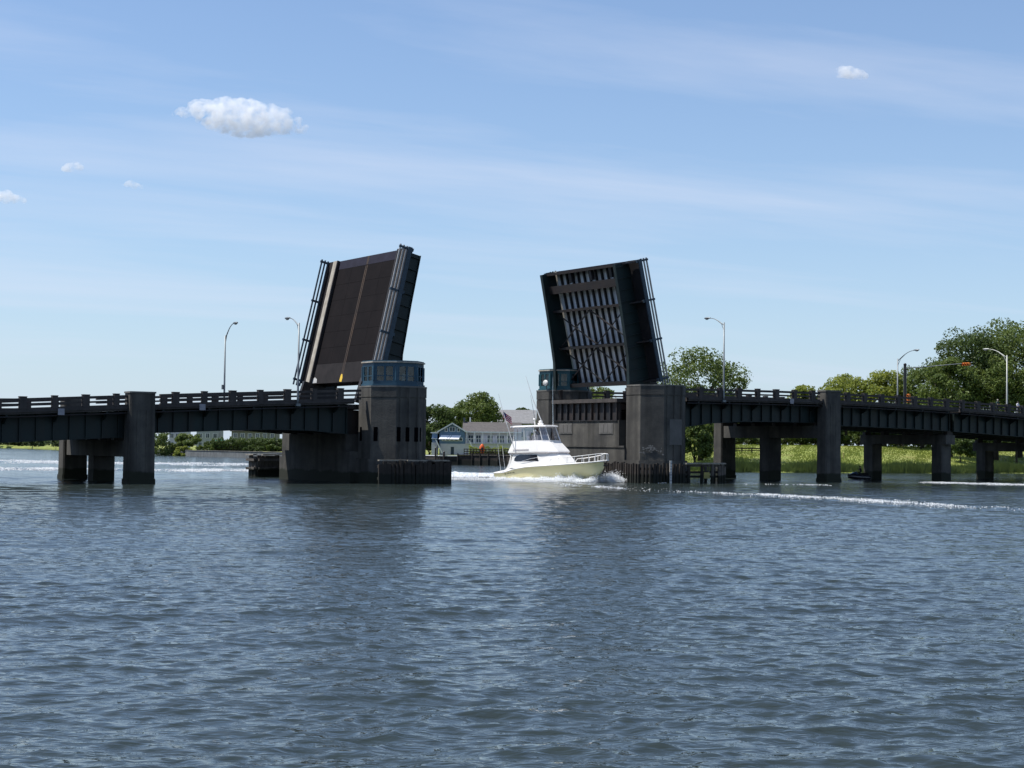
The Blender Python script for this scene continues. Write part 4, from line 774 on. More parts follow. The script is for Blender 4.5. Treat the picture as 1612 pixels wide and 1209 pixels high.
P = np.array(P); P = np.vstack([P, P + rng.normal(0, .07, P.shape), P + rng.normal(0, .12, P.shape)]); P[:, 2] = np.abs(P[:, 2]) + .01; V, Q = flakes(P, .075, rng, .8); me = np_mesh('bow_spray', V, Q, 'foam'); o = bpy.data.objects.new('bow_spray', me); COL.objects.link(o); tag(o, 'white bow wave and spray along the yacht hull', 'foam', None, 'stuff')

# ------------------------------------------------------------------ trees, shrubs
def crown_points(rng, c, R, n, lobes, squash=.8, fill=.25):
    """leaf positions and normals on many overlapping clumps inside an ellipsoid"""
    P = []; Nn = []; per = n // lobes
    for i in range(lobes):
        while True:
            d = rng.normal(size=3); d /= np.linalg.norm(d)
            if d[2] > -.72: break
        rr = rng.uniform(.35, .92) ** .6; cc = np.array(c) + d * np.array(R) * rr; lr = rng.uniform(.19, .34) * min(R[0], R[2]) * (1.25 - .3 * rr)
        q = rng.normal(size=(per, 3)); q /= np.linalg.norm(q, axis=1, keepdims=True); rad = lr * rng.uniform(.35, 1.05, per) ** .5
        P.append(cc + q * rad[:, None] * np.array([1.15, 1.15, squash])); Nn.append(q)
    return np.vstack(P), np.vstack(Nn)
def leafmesh(name, P, Nn, size, rng, mat):
    n = len(P); t = Nn * .7 + rng.normal(size=(n, 3)) * .8; t[:, 2] += .35; t /= np.linalg.norm(t, axis=1, keepdims=True); a = np.cross(t, rng.normal(size=(n, 3))); a /= np.linalg.norm(a, axis=1, keepdims=True); b = np.cross(t, a); s = (size * rng.uniform(.6, 1.35, n))[:, None]
    V = np.stack([P - a * s * .6, P - b * s * .32, P + a * s * .6, P + b * s * .32 + t * s * .12], 1).reshape(-1, 3); return np_mesh(name, V, np.arange(4 * n).reshape(-1, 4), mat)
def tree(name, label, X, Y, h, rx, mat, seed, n=7000, lobes=46, trunk=.30, cz=.60, rz=None, leafs=.46, cat='tree', group='trees on the bank', fork=5, base=None):
    rng = np.random.default_rng(seed); gz = ground(X, Y) - .15 if base is None else base
    o = thing(name, label, cat, (X, Y, gz), 'L', 0, group); rz = rz or h * (1 - trunk) * .52; c = np.array([0, 0, h - rz])
    P, Nn = crown_points(rng, c, (rx, rx * .9, rz), n, lobes); me = leafmesh('crown', P, Nn, leafs, rng, mat); cr = bpy.data.objects.new('crown', me); COL.objects.link(cr); cr.parent = o
    b = MB(); r0_ = max(.10, h * .022); top = (rng.normal(0, .3), rng.normal(0, .3), h * .62)
    b.tube([(0, 0, -.3), (.05, .05, h * trunk * .5), (top[0] * .5, top[1] * .5, h * trunk + .1 * h), top], [r0_ * 1.25, r0_, r0_ * .8, r0_ * .35], 7)
    for k in range(fork):
        a = k * 6.28 / fork + rng.uniform(-.4, .4); z0_ = h * (trunk + .06 * rng.uniform(0, 3)); e = (rx * .72 * math.cos(a), rx * .72 * math.sin(a), min(h * .9, z0_ + h * rng.uniform(.2, .38)))
        b.tube([(top[0] * .3, top[1] * .3, z0_ - .05 * h), (e[0] * .45, e[1] * .45, z0_ + (e[2] - z0_) * .62), e], [r0_ * .55, r0_ * .36, r0_ * .1], 5)
    b.build('trunk', 'bark', o, True); return o
def tpx(name, label, px, py, Y, wpx, mat, seed, **k):
    p = at(px, py, Y); g = ground(p.x, Y); return tree(name, label, p.x, Y, p.z - g + .15, wpx * .5 * Y / F, mat, seed, **k)
G1 = 'trees behind the blue house'; G2 = 'trees on the right bank'; G3 = 'shrubs on the far left shore'
tpx('leafy_tree', 'dark tree at the left edge of the blue house', 684, 634, 372, 58, 'leaf_dark', 1, group=G1, n=8000)
tpx('leafy_tree', 'olive green tree just above the blue house gable', 714, 640, 384, 56, 'leaf_mid', 2, group=G1)
tpx('leafy_tree', 'tallest round tree behind the blue house roof', 755, 619, 392, 74, 'leaf_mid', 3, group=G1, n=10000, lobes=60)
tpx('leafy_tree', 'dark round tree behind the blue house chimney', 735, 648, 400, 60, 'leaf_dark', 4, group=G1)
tpx('leafy_tree', 'dark low tree between the left tower and the blue house', 676, 662, 356, 44, 'leaf_dark', 20, group=G1, trunk=.02)
tpx('leafy_tree', 'small tree peeping out left of the tower with the teal cabin', 822, 643, 430, 48, 'leaf_dark', 5, group=G1)
tpx('leafy_tree', 'tree seen through the gap under the raised right leaf', 930, 602, 325, 100, 'leaf_mid', 6, group=G2, n=9000, lobes=56)
tpx('leafy_tree', 'tall open crowned tree right of the raised right leaf', 1104, 541, 300, 140, 'leaf_mid', 7, group=G2, n=11000, lobes=64, trunk=.34, leafs=.42, fork=7)
tpx('leafy_tree', 'leafy tree low between right tower and right pier columns', 1094, 655, 292, 62, 'leaf_mid', 8, group=G2, trunk=.12)
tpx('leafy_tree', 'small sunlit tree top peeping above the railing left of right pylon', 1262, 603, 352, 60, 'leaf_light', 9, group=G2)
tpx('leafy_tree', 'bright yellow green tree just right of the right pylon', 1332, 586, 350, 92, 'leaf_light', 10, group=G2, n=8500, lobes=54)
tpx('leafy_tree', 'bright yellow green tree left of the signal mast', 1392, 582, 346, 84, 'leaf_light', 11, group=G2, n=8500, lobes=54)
tpx('leafy_tree', 'mid green tree behind the signal mast arm', 1452, 574, 345, 96, 'leaf_mid', 12, group=G2, n=8500, lobes=54)
tpx('leafy_tree', 'tall dark tree left of the pale street lamp', 1528, 518, 336, 124, 'leaf_dark', 13, group=G2, n=15000, lobes=84, fork=7)
tpx('leafy_tree', 'tallest tree at the right edge behind the pale street lamp', 1604, 494, 340, 150, 'leaf_mid', 14, group=G2, n=17000, lobes=96, fork=7)
tpx('leafy_tree', 'tree with crown cut by the right edge of frame', 1680, 505, 330, 140, 'leaf_dark', 15, group=G2, n=9000)
tpx('leafy_tree', 'mid height green tree under the signal head', 1496, 563, 328, 92, 'leaf_mid', 16, group=G2, n=11000, lobes=64)
tpx('leafy_tree', 'dense green tree low behind the people on the bridge', 1568, 560, 330, 104, 'leaf_mid', 17, group=G2, n=13000, lobes=72)
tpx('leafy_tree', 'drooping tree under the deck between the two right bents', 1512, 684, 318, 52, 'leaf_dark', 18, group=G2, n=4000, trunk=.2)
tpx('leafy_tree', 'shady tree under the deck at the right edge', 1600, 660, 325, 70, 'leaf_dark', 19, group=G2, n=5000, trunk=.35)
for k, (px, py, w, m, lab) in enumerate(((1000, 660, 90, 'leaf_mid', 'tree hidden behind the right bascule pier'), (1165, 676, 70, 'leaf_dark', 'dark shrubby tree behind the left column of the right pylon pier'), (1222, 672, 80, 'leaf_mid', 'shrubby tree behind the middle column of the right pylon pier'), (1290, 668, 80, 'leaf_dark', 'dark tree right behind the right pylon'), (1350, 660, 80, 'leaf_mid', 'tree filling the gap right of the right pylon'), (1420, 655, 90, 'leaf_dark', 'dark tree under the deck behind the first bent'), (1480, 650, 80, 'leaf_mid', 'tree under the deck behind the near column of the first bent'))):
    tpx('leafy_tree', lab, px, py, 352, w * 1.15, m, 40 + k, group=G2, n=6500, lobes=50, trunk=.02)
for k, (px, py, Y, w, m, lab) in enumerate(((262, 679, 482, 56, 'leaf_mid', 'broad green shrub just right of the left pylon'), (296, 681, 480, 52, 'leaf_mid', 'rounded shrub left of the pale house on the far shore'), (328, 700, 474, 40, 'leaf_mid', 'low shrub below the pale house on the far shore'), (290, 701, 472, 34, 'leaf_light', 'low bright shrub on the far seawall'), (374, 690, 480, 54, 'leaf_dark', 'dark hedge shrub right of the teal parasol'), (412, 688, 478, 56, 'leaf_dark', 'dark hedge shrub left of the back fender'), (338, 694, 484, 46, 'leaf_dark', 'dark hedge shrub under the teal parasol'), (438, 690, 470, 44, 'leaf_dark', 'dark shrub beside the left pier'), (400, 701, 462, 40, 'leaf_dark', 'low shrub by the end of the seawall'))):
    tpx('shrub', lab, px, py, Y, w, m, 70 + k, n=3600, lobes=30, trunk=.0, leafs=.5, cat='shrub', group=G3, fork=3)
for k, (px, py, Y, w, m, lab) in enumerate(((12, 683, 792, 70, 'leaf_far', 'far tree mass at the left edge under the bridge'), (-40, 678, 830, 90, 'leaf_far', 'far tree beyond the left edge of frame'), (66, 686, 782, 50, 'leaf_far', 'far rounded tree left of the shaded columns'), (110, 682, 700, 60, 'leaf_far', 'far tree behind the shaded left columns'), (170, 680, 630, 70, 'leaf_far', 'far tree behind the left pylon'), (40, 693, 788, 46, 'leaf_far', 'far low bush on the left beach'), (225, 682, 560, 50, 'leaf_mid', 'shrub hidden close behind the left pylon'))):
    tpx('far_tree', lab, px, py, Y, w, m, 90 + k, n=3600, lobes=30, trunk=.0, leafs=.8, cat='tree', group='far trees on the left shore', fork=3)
# hedge of the blue house
def hedge(label, pts, h, depth, mat, seed, leafs=.22):
    rng = np.random.default_rng(seed); P = []
    for p, q in zip(pts, pts[1:]):
        n = int((Vector(q) - Vector(p)).length * 260); u = rng.uniform(size=n)[:, None]; c = np.array(p) * (1 - u) + np.array(q) * u; c[:, 1] += rng.uniform(-depth / 2, depth / 2, n); c[:, 2] += rng.uniform(0, 1, n) ** .6 * h * (1 + .12 * np.sin(c[:, 0] * 2.1) + .08 * np.sin(c[:, 0] * 5)); P.append(c)
    P = np.vstack(P); o = thing('hedge', label, 'hedge', tuple(pts[0]), 'W'); me = leafmesh('foliage', P - np.array(pts[0]), rng.normal(size=P.shape) * .3 + np.array([0, -.4, .5]), leafs, rng, mat); c = bpy.data.objects.new('foliage', me); COL.objects.link(c); c.parent = o
    MB().box(min(p[0] for p in pts) + .2, max(p[0] for p in pts) - .2, pts[0][1] - .15, pts[0][1] + .15, pts[0][2] - .1, pts[0][2] + h * .5).build('stems', 'bark', o)
h0_ = at(738, 713, 339); h1_ = at(806, 713, 339); hedge('clipped green hedge in front of the blue house', [(h0_.x, 339, 1.9), (h1_.x, 339, 1.9)], 1.75, 1.4, 'leaf_light', 5)
ha = at(334, 700, 474); hb2 = at(448, 700, 474); hedge('tall dark hedge behind the far left seawall', [(ha.x, 474, 1.4), (hb2.x, 474, 1.4)], 3.6, 3.0, 'leaf_dark', 6, .42)
def wood(label, px0, px1, off, hmin, hmax, n, size, mat, seed):
    rng = np.random.default_rng(seed); k = int((px1 - px0) / 5); cpx = rng.uniform(px0, px1, k); P = []
    for p in cpx:
        d = off + rng.uniform(0, 30); Yc = shore(p) + d; h = rng.uniform(hmin, hmax); r = h * rng.uniform(.4, .65); m = n // k; q = rng.normal(size=(m, 3)); q /= np.linalg.norm(q, axis=1, keepdims=True); q *= (rng.uniform(.5, 1, m) * (1 + .2 * np.sin(q[:, 0] * 7 + p) * np.sin(q[:, 2] * 6)))[:, None]
        P.append(np.array([az(p, Yc), Yc, landz(p, d) + h * .48]) + q * np.array([r, r, h * .52]))
    P = np.vstack(P); o = bpy.data.objects.new('far_wood', leafmesh('far_wood', P, rng.normal(size=P.shape) * .5, size, rng, mat)); COL.objects.link(o); tag(o, label, 'wood', None, 'stuff')
wood('dark wood closing the view behind the right bank', 860, 1720, 74, 5.0, 9.0, 52000, .8, 'leaf_dark', 1)
wood('low far wood along the left shore', -120, 240, 6, 5, 9, 14000, 1.2, 'leaf_far', 2)
# reeds and rough grass along the right shore
rng = np.random.default_rng(21); n = 32000; px = rng.uniform(985, 1680, n); d = rng.gamma(1.6, 2.6, n) - .6; Y = np.array([shore(p) for p in px]) + d; X = (px - W0 / 2) / F * Y; Z = np.array([landz(p, dd) for p, dd in zip(px, d)]); H = rng.uniform(.3, 1.3, n) * np.clip(1.35 - d * .07, .3, 1.3) * (1 + .3 * np.sin(px * .045) + .25 * np.sin(px * .21 + d)); lx = rng.normal(0, .22, n); ly = rng.normal(0, .22, n); w = rng.uniform(.05, .10, n)
V = np.stack([np.stack([X - w, Y, Z - .1], -1), np.stack([X + w, Y + .03, Z - .1], -1), np.stack([X + lx, Y + ly, Z + H], -1)], 1).reshape(-1, 3); o = bpy.data.objects.new('reeds', np_mesh('reeds', V, np.arange(3 * n).reshape(-1, 3), 'reed')); COL.objects.link(o); tag(o, 'band of tall green reeds along the right shore', 'reeds', None, 'stuff')
n = 30000; px = rng.uniform(1000, 1700, n); d = rng.uniform(6, 62, n); Y = np.array([shore(p) for p in px]) + d; X = (px - W0 / 2) / F * Y; Z = np.array([landz(p, dd) for p, dd in zip(px, d)]); H = rng.uniform(.10, .34, n); w = rng.uniform(.06, .14, n); lx = rng.normal(0, .1, n)
V = np.stack([np.stack([X - w, Y, Z - .05], -1), np.stack([X + w, Y + .03, Z - .05], -1), np.stack([X + lx, Y + lx, Z + H], -1)], 1).reshape(-1, 3); o = bpy.data.objects.new('lawn_grass', np_mesh('lawn_grass', V, np.arange(3 * n).reshape(-1, 3), 'grass_blade')); COL.objects.link(o); tag(o, 'rough sunlit grass on the right bank', 'grass', None, 'stuff')

# ------------------------------------------------------------------ houses and shore works
def wall_window(parent, x0, x1, y, z0, z1, lights=2):
    f = MB().box(x0 - .09, x1 + .09, y - .06, y - .002, z0 - .09, z1 + .09).build('window', 'trim_white', parent)
    w = (x1 - x0) / lights
    for k in range(lights): MB().box(x0 + k * w + .04, x0 + (k + 1) * w - .04, y - .085, y - .061, z0, z1).build('pane', 'pane', f)
YH = 349.0
def hx(px): return az(px, YH)
def hz(py, px=745): return at(px, py, YH).z
t = thing('blue_house', 'blue gabled house with white awnings and long grey roof', 'house', (hx(735), YH, 1.9), 'W')
xl, xg, xr = hx(693), hx(733), hx(822); ze = hz(680); zg = hz(667.5); zf = hz(698)
MB().box(xl, xg, YH, YH + 9, 1.9, ze).build('wall', 'house_blue', t); MB().box(xg + .004, xr, YH + 1.4, YH + 9, 1.9, ze).build('wall', 'house_grey', t)
MB().xprism([(xl, ze + .002), (xg, ze + .002), ((xl + xg) / 2, zg - .1)], YH + .003, YH + 1).build('gable', 'house_blue', t)
rf = MB(); xm = (xl + xg) / 2
for sx in (-1, 1):
    e = xm + sx * (xm - xl + .45); rf.quadbox([(e, YH - .5, ze - .22), (xm, YH - .5, zg), (xm, YH + 9.4, zg), (e, YH + 9.4, ze - .22), (e, YH - .5, ze - .02), (xm, YH - .5, zg + .2), (xm, YH + 9.4, zg + .2), (e, YH + 9.4, ze - .02)])
rf.build('gable_roof', 'shingle', t)
for sx in (-1, 1): e = xm + sx * (xm - xl + .5); MB().bar((e, YH - .56, ze - .12), (xm, YH - .56, zg + .1), .10, .26).build('barge_board', 'trim_white', t)
MB().quadbox([(xg - .6, YH + .75, ze - .1), (xr, YH + .75, ze - .1), (xr, YH + 5.5, zg + .3), (xg - .6, YH + 5.5, zg + .3), (xg - .6, YH + .75, ze + .1), (xr, YH + .75, ze + .1), (xr, YH + 5.5, zg + .5), (xg - .6, YH + 5.5, zg + .5)]).quadbox([(xg - .6, YH + 5.52, zg + .3), (xr, YH + 5.52, zg + .3), (xr, YH + 10, ze - .1), (xg - .6, YH + 10, ze - .1), (xg - .6, YH + 5.52, zg + .5), (xr, YH + 5.52, zg + .5), (xr, YH + 10, ze + .1), (xg - .6, YH + 10, ze + .1)]).build('main_roof', 'shingle', t)
MB().box(xg - .3, xr, YH + .68, YH + .745, ze - .14, ze + .12).build('fascia', 'trim_white', t)
MB().box(xl - 1.6, xl - .45, YH + .6, YH + 5, 1.9, ze - .35).build('wing_wall', 'house_blue', t); MB().box(xl - 1.9, xl - .2, YH + .3, YH + 5.2, ze - .348, ze - .15).build('wing_roof', 'trim_white', t)
wall_window(t, xm - .55, xm + .55, YH, zg - 1.55, zg - .75); wall_window(t, xm - 1.5, xm - 1.05, YH, zg - 1.6, zg - 1.0, 1); wall_window(t, xm + 1.05, xm + 1.5, YH, zg - 1.6, zg - 1.0, 1)
for a_, b_ in ((697.5, 702), (703.5, 708.5), (710, 715), (717, 722), (724, 729)): wall_window(t, hx(a_), hx(b_), YH, zf + .55, ze - 1.35, 1)
for a_, b_ in ((696, 708), (708.8, 712), (713, 727)):
    MB().quadbox([(hx(a_) - .5, YH - 1.1, ze - 1.62), (hx(b_) - .5, YH - 1.1, ze - 1.62), (hx(b_), YH - .07, ze - .82), (hx(a_), YH - .07, ze - .82), (hx(a_) - .5, YH - 1.1, ze - 1.55), (hx(b_) - .5, YH - 1.1, ze - 1.55), (hx(b_), YH - .07, ze - .72), (hx(a_), YH - .07, ze - .72)]).build('awning', 'awning', t)
MB().box(xl - 1.7, xl - .5, YH - .3, YH + .59, ze - 1.5, ze - 1.4).build('awning', 'awning', t)
for a_, b_, l_ in ((738, 746, 2), (750, 758, 2), (768, 777, 2), (783, 795, 3), (799, 812, 3)): wall_window(t, hx(a_), hx(b_), YH + 1.4, zf + .25, ze - .7, l_)
for p_ in (736, 748, 761, 774, 787, 800, 813): MB().box(hx(p_) - .08, hx(p_) + .08, YH - .2, YH - .04, zf + .1, ze - .1).build('porch_post', 'trim_white', t)
MB().box(xg + .1, xr, YH - .35, YH + 1.39, zf - .1, zf + .08).build('porch_floor', 'house_grey', t)
for k in range(22): x = xg + .2 + k * (xr - xg - .3) / 21; MB().box(x - .03, x + .03, YH - .33, YH - .28, zf + .09, zf + .95).build('baluster', 'trim_white', t)
MB().box(xg + .1, xr, YH - .36, YH - .25, zf + .96, zf + 1.04).build('porch_rail', 'trim_white', t)
MB().box(xl + .2, xr, YH - .04, YH - .003, 1.95, zf - .12).build('foundation_panel', 'house_grey', t); MB().box(hx(711), hx(716), YH - .07, YH - .041, 1.95, 3.6).build('door', 'pane', t)
MB().bar((hx(687.5), YH - 1.4, zf + .7), (hx(698), YH - 1.4, 2.3), .12, .22).build('stair_stringer', 'trim_white', t); MB().bar((hx(740), YH - 1.4, zf + .6), (hx(747), YH - 1.4, 3.0), .12, .22).build('stair_stringer', 'trim_white', t)
for k in range(8): f = k / 7; MB().box(hx(683) + f * 1.4, hx(683) + f * 1.4 + .35, YH - 1.2, YH - .4, zf + .2 - f * 2.2, zf + .26 - f * 2.2).build('stair_tread', 'house_grey', t)
MB().box(hx(681), hx(690), YH - .9, YH - .1, 1.9, zf + .1).build('stair_landing', 'house_grey', t)
MB().box(hx(753), hx(776), YH + 2.6, YH + 4.0, zg - 1.05, zg - .78).build('skylight', 'trim_white', t); MB().box(hx(729), hx(732), YH + 5, YH + 5.6, zg + .3, zg + 1.4).build('chimney', 'seawall', t); MB().tube([(hx(740), YH + 6, zg + .2), (hx(740), YH + 6, zg + 1.5)], .14, 8).build('vent', 'trim_white', t)
def simple_house(label, px0, px1, Y, py_e, py_r, wall, roof, wins, depth=8, base=None):
    x0, x1 = az(px0, Y), az(px1, Y); zb = ground((x0 + x1) / 2, Y) if base is None else base; ze = at((px0 + px1) / 2, py_e, Y).z; zr = at((px0 + px1) / 2, py_r, Y).z
    t = thing('shore_house', label, 'house', ((x0 + x1) / 2, Y, zb), 'W', group='houses on the far shore'); MB().box(x0, x1, Y, Y + depth, zb - .2, ze).build('wall', wall, t)
    MB().quadbox([(x0 - .4, Y - .5, ze - .1), (x1 + .4, Y - .5, ze - .1), (x1 + .4, Y + depth / 2, zr), (x0 - .4, Y + depth / 2, zr), (x0 - .4, Y - .5, ze + .1), (x1 + .4, Y - .5, ze + .1), (x1 + .4, Y + depth / 2, zr + .2), (x0 - .4, Y + depth / 2, zr + .2)]).quadbox([(x0 - .4, Y + depth / 2 + .02, zr), (x1 + .4, Y + depth / 2 + .02, zr), (x1 + .4, Y + depth + .5, ze - .1), (x0 - .4, Y + depth + .5, ze - .1), (x0 - .4, Y + depth / 2 + .02, zr + .2), (x1 + .4, Y + depth / 2 + .02, zr + .2), (x1 + .4, Y + depth + .5, ze + .1), (x0 - .4, Y + depth + .5, ze + .1)]).build('roof', roof, t)
    for xx in (x0, x1 - .1): MB().xprism([(0, 0)] * 0 or [(xx, ze + .001), (xx + .1, ze + .001), (xx + .1, ze + .05), (xx, ze + .05)], Y + .1, Y + depth - .1).build('gable_trim', wall, t)
    for k in range(wins):
        xc = x0 + (k + .5) * (x1 - x0) / wins
        for z in (zb + 1.0, zb + 3.7):
            if z + 1.4 < ze: wall_window(t, xc - .55, xc + .55, Y, z, z + 1.3)
    return t
simple_house('grey house with pale roof behind the blue house', 786, 842, 408, 667, 646, 'house_grey', 'shingle_pale', 4)
simple_house('pale two storey house above the teal parasol on the far shore', 311, 346, 505, 672, 655, 'house_pale', 'shingle', 3)
simple_house('grey house at the left of the far shore row', 268, 294, 515, 676, 660, 'house_grey', 'shingle', 3)
simple_house('long tan house between parasol and left pier', 366, 436, 500, 679, 660, 'house_tan', 'shingle', 6)
simple_house('pale far house at left under the bridge deck', 30, 62, 900, 684, 676, 'house_pale', 'shingle', 4)
simple_house('pale far house at the left edge under the bridge deck', -6, 24, 905, 685, 678, 'house_grey', 'shingle_pale', 4)
pc = at(347, 705, 476); gz = ground(pc.x, 476); t = thing('parasol', 'teal parasol on the far shore lawn', 'parasol', (pc.x, 476, gz), 'W')
zt_ = at(347, 690, 476).z; MB().grid([[(pc.x + r_ * math.cos(a), 476 + r_ * math.sin(a), zt_ - dz) for a in [k * math.pi / 4 for k in range(8)]] for r_, dz in ((.03, 0), (.7, .28), (1.5, .72), (1.52, .88))], True).build('canopy', 'teal_cloth', t); MB().tube([(pc.x, 476, gz), (pc.x, 476, zt_)], .04, 6).build('pole', 'lamp_metal', t)
def shore_wall(name, label, pxs, dY, z0, z1, mat, capmat, post=None, cat='wall'):
    P = [(az(p, shore(p) + dY), shore(p) + dY) for p in pxs]; t = thing(name, label, cat, (P[0][0], P[0][1], 0), 'W')
    for p, q in zip(P, P[1:]):
        L = math.dist(p, q); n = max(1, round(L / 2.4))
        for k in range(n):
            a_ = (p[0] + (q[0] - p[0]) * (k + .01) / n, p[1] + (q[1] - p[1]) * (k + .01) / n); b_ = (p[0] + (q[0] - p[0]) * (k + .99) / n, p[1] + (q[1] - p[1]) * (k + .99) / n); MB().bar((*a_, (z0 + z1) / 2), (*b_, (z0 + z1) / 2), .35, z1 - z0).build('panel', mat, t)
            if post: MB().tube([(a_[0], a_[1] - .3, -1.2), (a_[0], a_[1] - .3, z1 + post)], .15, 7).build('pile', mat, t)
        if capmat: MB().bar((*p, z1 + .09), (*q, z1 + .09), .6, .16).build('cap', capmat, t)
    return t
shore_wall('seawall', 'long grey seawall on the far left shore', [225, 300, 360, 420, 470], -.6, -1, 1.55, 'seawall', 'concrete_light')
shore_wall('timber_bulkhead', 'dark timber bulkhead in front of the blue house', [722, 745, 770, 800, 840], -.7, -1, 1.95, 'timber', 'timber_grey', .35, 'bulkhead')
shore_wall('timber_bulkhead', 'low bulkhead with white cap beside the left tower', [640, 668, 695, 722], -.7, -1, 1.72, 'timber', 'trim_white', None, 'bulkhead')
p0_ = Vector((az(732, 334.6), 334.6, 1.9)); p1_ = Vector((az(806, 329.8), 329.8, 1.9)); t = thing('dock_railing', 'dark railing along the bulkhead before the hedge', 'railing', p0_, 'W')
for k in range(16): c = p0_.lerp(p1_, k / 15); MB().box(c.x - .07, c.x + .07, c.y - .07, c.y + .07, 1.9, 3.3).build('post', 'timber', t)
for z in (2.3, 2.75, 3.2): MB().bar((p0_.x, p0_.y, z), (p1_.x, p1_.y, z), .08, .16).build('rail', 'timber', t)
c = at(759, 706, 333.5); t = thing('orange_marker', 'bright orange upright marker at the dock railing before the hedge', 'marker', (c.x, 333.2, 2.0), 'W')
MB().grid([[(c.x + .55 * w * math.cos(a), 333.2 + .3 * w * math.sin(a), 2.3 + z) for a in [k * math.pi / 5 for k in range(10)]] for z, w in ((0, .3), (.4, .8), (.9, 1), (1.5, .85), (1.9, .35), (2.0, .05))], True).build('float', 'orange_board', t, True); MB().sphere((c.x, 332.92, 3.3), (.24, .09, .34), 10, 6).build('badge', 'black', t)
for k, px in enumerate((687, 700)):
    yb = shore(px) - 1.2; x = az(px, yb); t = thing('mooring_pile', ('tall' if k == 0 else 'short') + ' dark mooring pile before the white capped bulkhead', 'pile', (x, yb, 0), 'W'); MB().tube([(x, yb, -1), (x + .05, yb, 3.4 if k == 0 else 2.6)], [.22, .18], 8).build('shaft', 'timber', t); MB().tube([(x + .05, yb, (3.4 if k == 0 else 2.6)), (x + .05, yb, (3.55 if k == 0 else 2.75))], [.22, .06], 8).build('pile_cap', 'black', t)
pb = at(1172, 706, 318); gz = ground(pb.x, 318); t = thing('guard_rail', 'low dark guard rail on the bank behind the right pier columns', 'guard rail', (pb.x, 318, gz), 'W')
MB().bar((pb.x - 4.5, 318, gz + .85), (pb.x + 3.4, 318, gz + .85), .12, .22).build('rail', 'timber', t); MB().bar((pb.x - 4.5, 318, gz + .45), (pb.x + 3.4, 318, gz + .45), .12, .14).build('rail', 'timber', t)
for k in range(5): x = pb.x - 4.3 + k * 1.9; MB().box(x - .08, x + .08, 317.9, 318.1, gz - .2, gz + 1.05).build('post', 'timber', t)
pb = at(1328, 715, 312); gz = ground(pb.x, 312); t = thing('marker_post', 'short yellow marker post on the grass right of the right pylon', 'post', (pb.x, 312, gz), 'W')
MB().tube([(pb.x, 312, gz - .2), (pb.x, 312, gz + 1.0)], .09, 8).build('post', 'yellow_board', t); MB().sphere((pb.x, 312, gz + 1.0), .14, 8, 5).build('cap', 'yellow_board', t)

# ------------------------------------------------------------------ clouds: fog volumes grown from clustered points
def cloud_material():
    m = bpy.data.materials.new('cloud_mist'); m.use_nodes = True; n, l = m.node_tree.nodes, m.node_tree.links; n.remove(n['Principled BSDF'])
    v = n.new('ShaderNodeVolumePrincipled'); v.inputs['Color'].default_value = (.992, .996, 1, 1); v.inputs['Anisotropy'].default_value = .0; v.inputs['Density Attribute'].default_value = ''
    g = n.new('ShaderNodeNewGeometry'); nz = n.new('ShaderNodeTexNoise'); nz.inputs['Scale'].default_value = .070; nz.inputs['Detail'].default_value = 8; nz.inputs['Roughness'].default_value = .62; l.new(g.outputs['Position'], nz.inputs['Vector'])
    r = n.new('ShaderNodeMapRange'); r.inputs[1].default_value = .40; r.inputs[2].default_value = .55; r.inputs[3].default_value = .0; r.inputs[4].default_value = .060; l.new(nz.outputs[0], r.inputs[0])
    l.new(r.outputs[0], v.inputs['Density']); l.new(v.outputs[0], n['Material Output'].inputs['Volume']); M['cloud_mist'] = m
cloud_material()
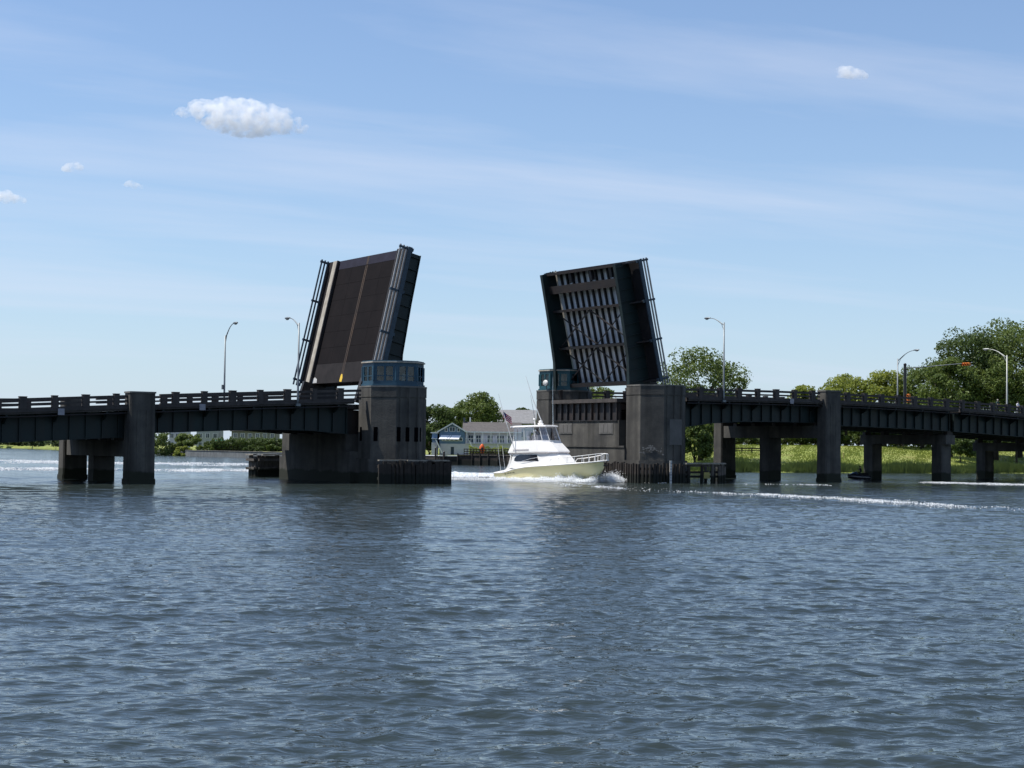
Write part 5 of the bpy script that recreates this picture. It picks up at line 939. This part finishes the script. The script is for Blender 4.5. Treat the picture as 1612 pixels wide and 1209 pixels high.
def cloud(label, blobs, Y, n, rad, seed):
    rng = np.random.default_rng(seed); c0 = at(*blobs[0][:2], Y); t = thing('cumulus_cloud', label, 'cloud', c0, 'L', 0, 'small cumulus clouds'); tot = sum(b[2] * b[3] for b in blobs); sc = Y / F; b = MB()
    for (px, py, w, h) in blobs:
        c = np.array(at(px, py, Y) - c0); m = max(5, int(n * w * h / tot)); q = rng.normal(size=(m, 3)); q /= np.linalg.norm(q, axis=1, keepdims=True); q *= (rng.uniform(0, 1, m) ** .42)[:, None]; p = q * np.array([w / 2 * sc, w / 5.5 * sc, h / 2 * sc]); p[:, 2] = np.where(p[:, 2] < 0, p[:, 2] * .65, p[:, 2])
        for k in range(m): r_ = rng.choice([.45, .75, 1.15], p=[.5, .35, .15]) * rad * min(1, .42 + h / 40); b.sphere(tuple(p[k] + c), (r_ * 1.15, r_, r_ * .9), 8, 5)
    me = bpy.data.meshes.new('tmp_cloud'); me.from_pydata(b.v, [], b.f); tmp = bpy.data.objects.new('tmp_cloud', me); COL.objects.link(tmp); rm = tmp.modifiers.new('r', 'REMESH'); rm.mode = 'VOXEL'; rm.voxel_size = 2.0
    m2 = bpy.data.meshes.new_from_object(tmp.evaluated_get(bpy.context.evaluated_depsgraph_get())); bpy.data.objects.remove(tmp); m2.materials.clear(); m2.materials.append(M['cloud_mist']); o = bpy.data.objects.new('cloud_body', m2); COL.objects.link(o); o.parent = t
cloud('largest white cumulus cloud above the left leaf', [(385, 190, 150, 42), (330, 172, 90, 30), (300, 176, 54, 20), (285, 178, 30, 12), (375, 168, 80, 30), (415, 178, 70, 30), (440, 195, 70, 30), (462, 204, 48, 16), (360, 200, 60, 26), (395, 208, 90, 22), (405, 170, 46, 22), (345, 163, 46, 18), (452, 178, 26, 9), (318, 165, 30, 15)], 2600, 700, 8.5, 1)
cloud('small cloud cut by the left edge of frame', [(14, 313, 46, 12), (4, 309, 26, 12), (28, 315, 20, 7)], 2600, 120, 9, 3)
cloud('small flat cloud at left above the smallest one', [(112, 264, 34, 9), (118, 261, 20, 9), (104, 266, 18, 6)], 2600, 80, 8, 4)
cloud('tiny white cloud at upper right', [(1338, 116, 44, 16), (1326, 113, 20, 9), (1352, 118, 24, 10), (1334, 112, 22, 10)], 2600, 140, 9, 2)
cloud('faint wisp of cloud below the largest cloud', [(210, 291, 36, 8), (218, 295, 20, 7), (202, 288, 16, 6)], 2600, 46, 7, 5)
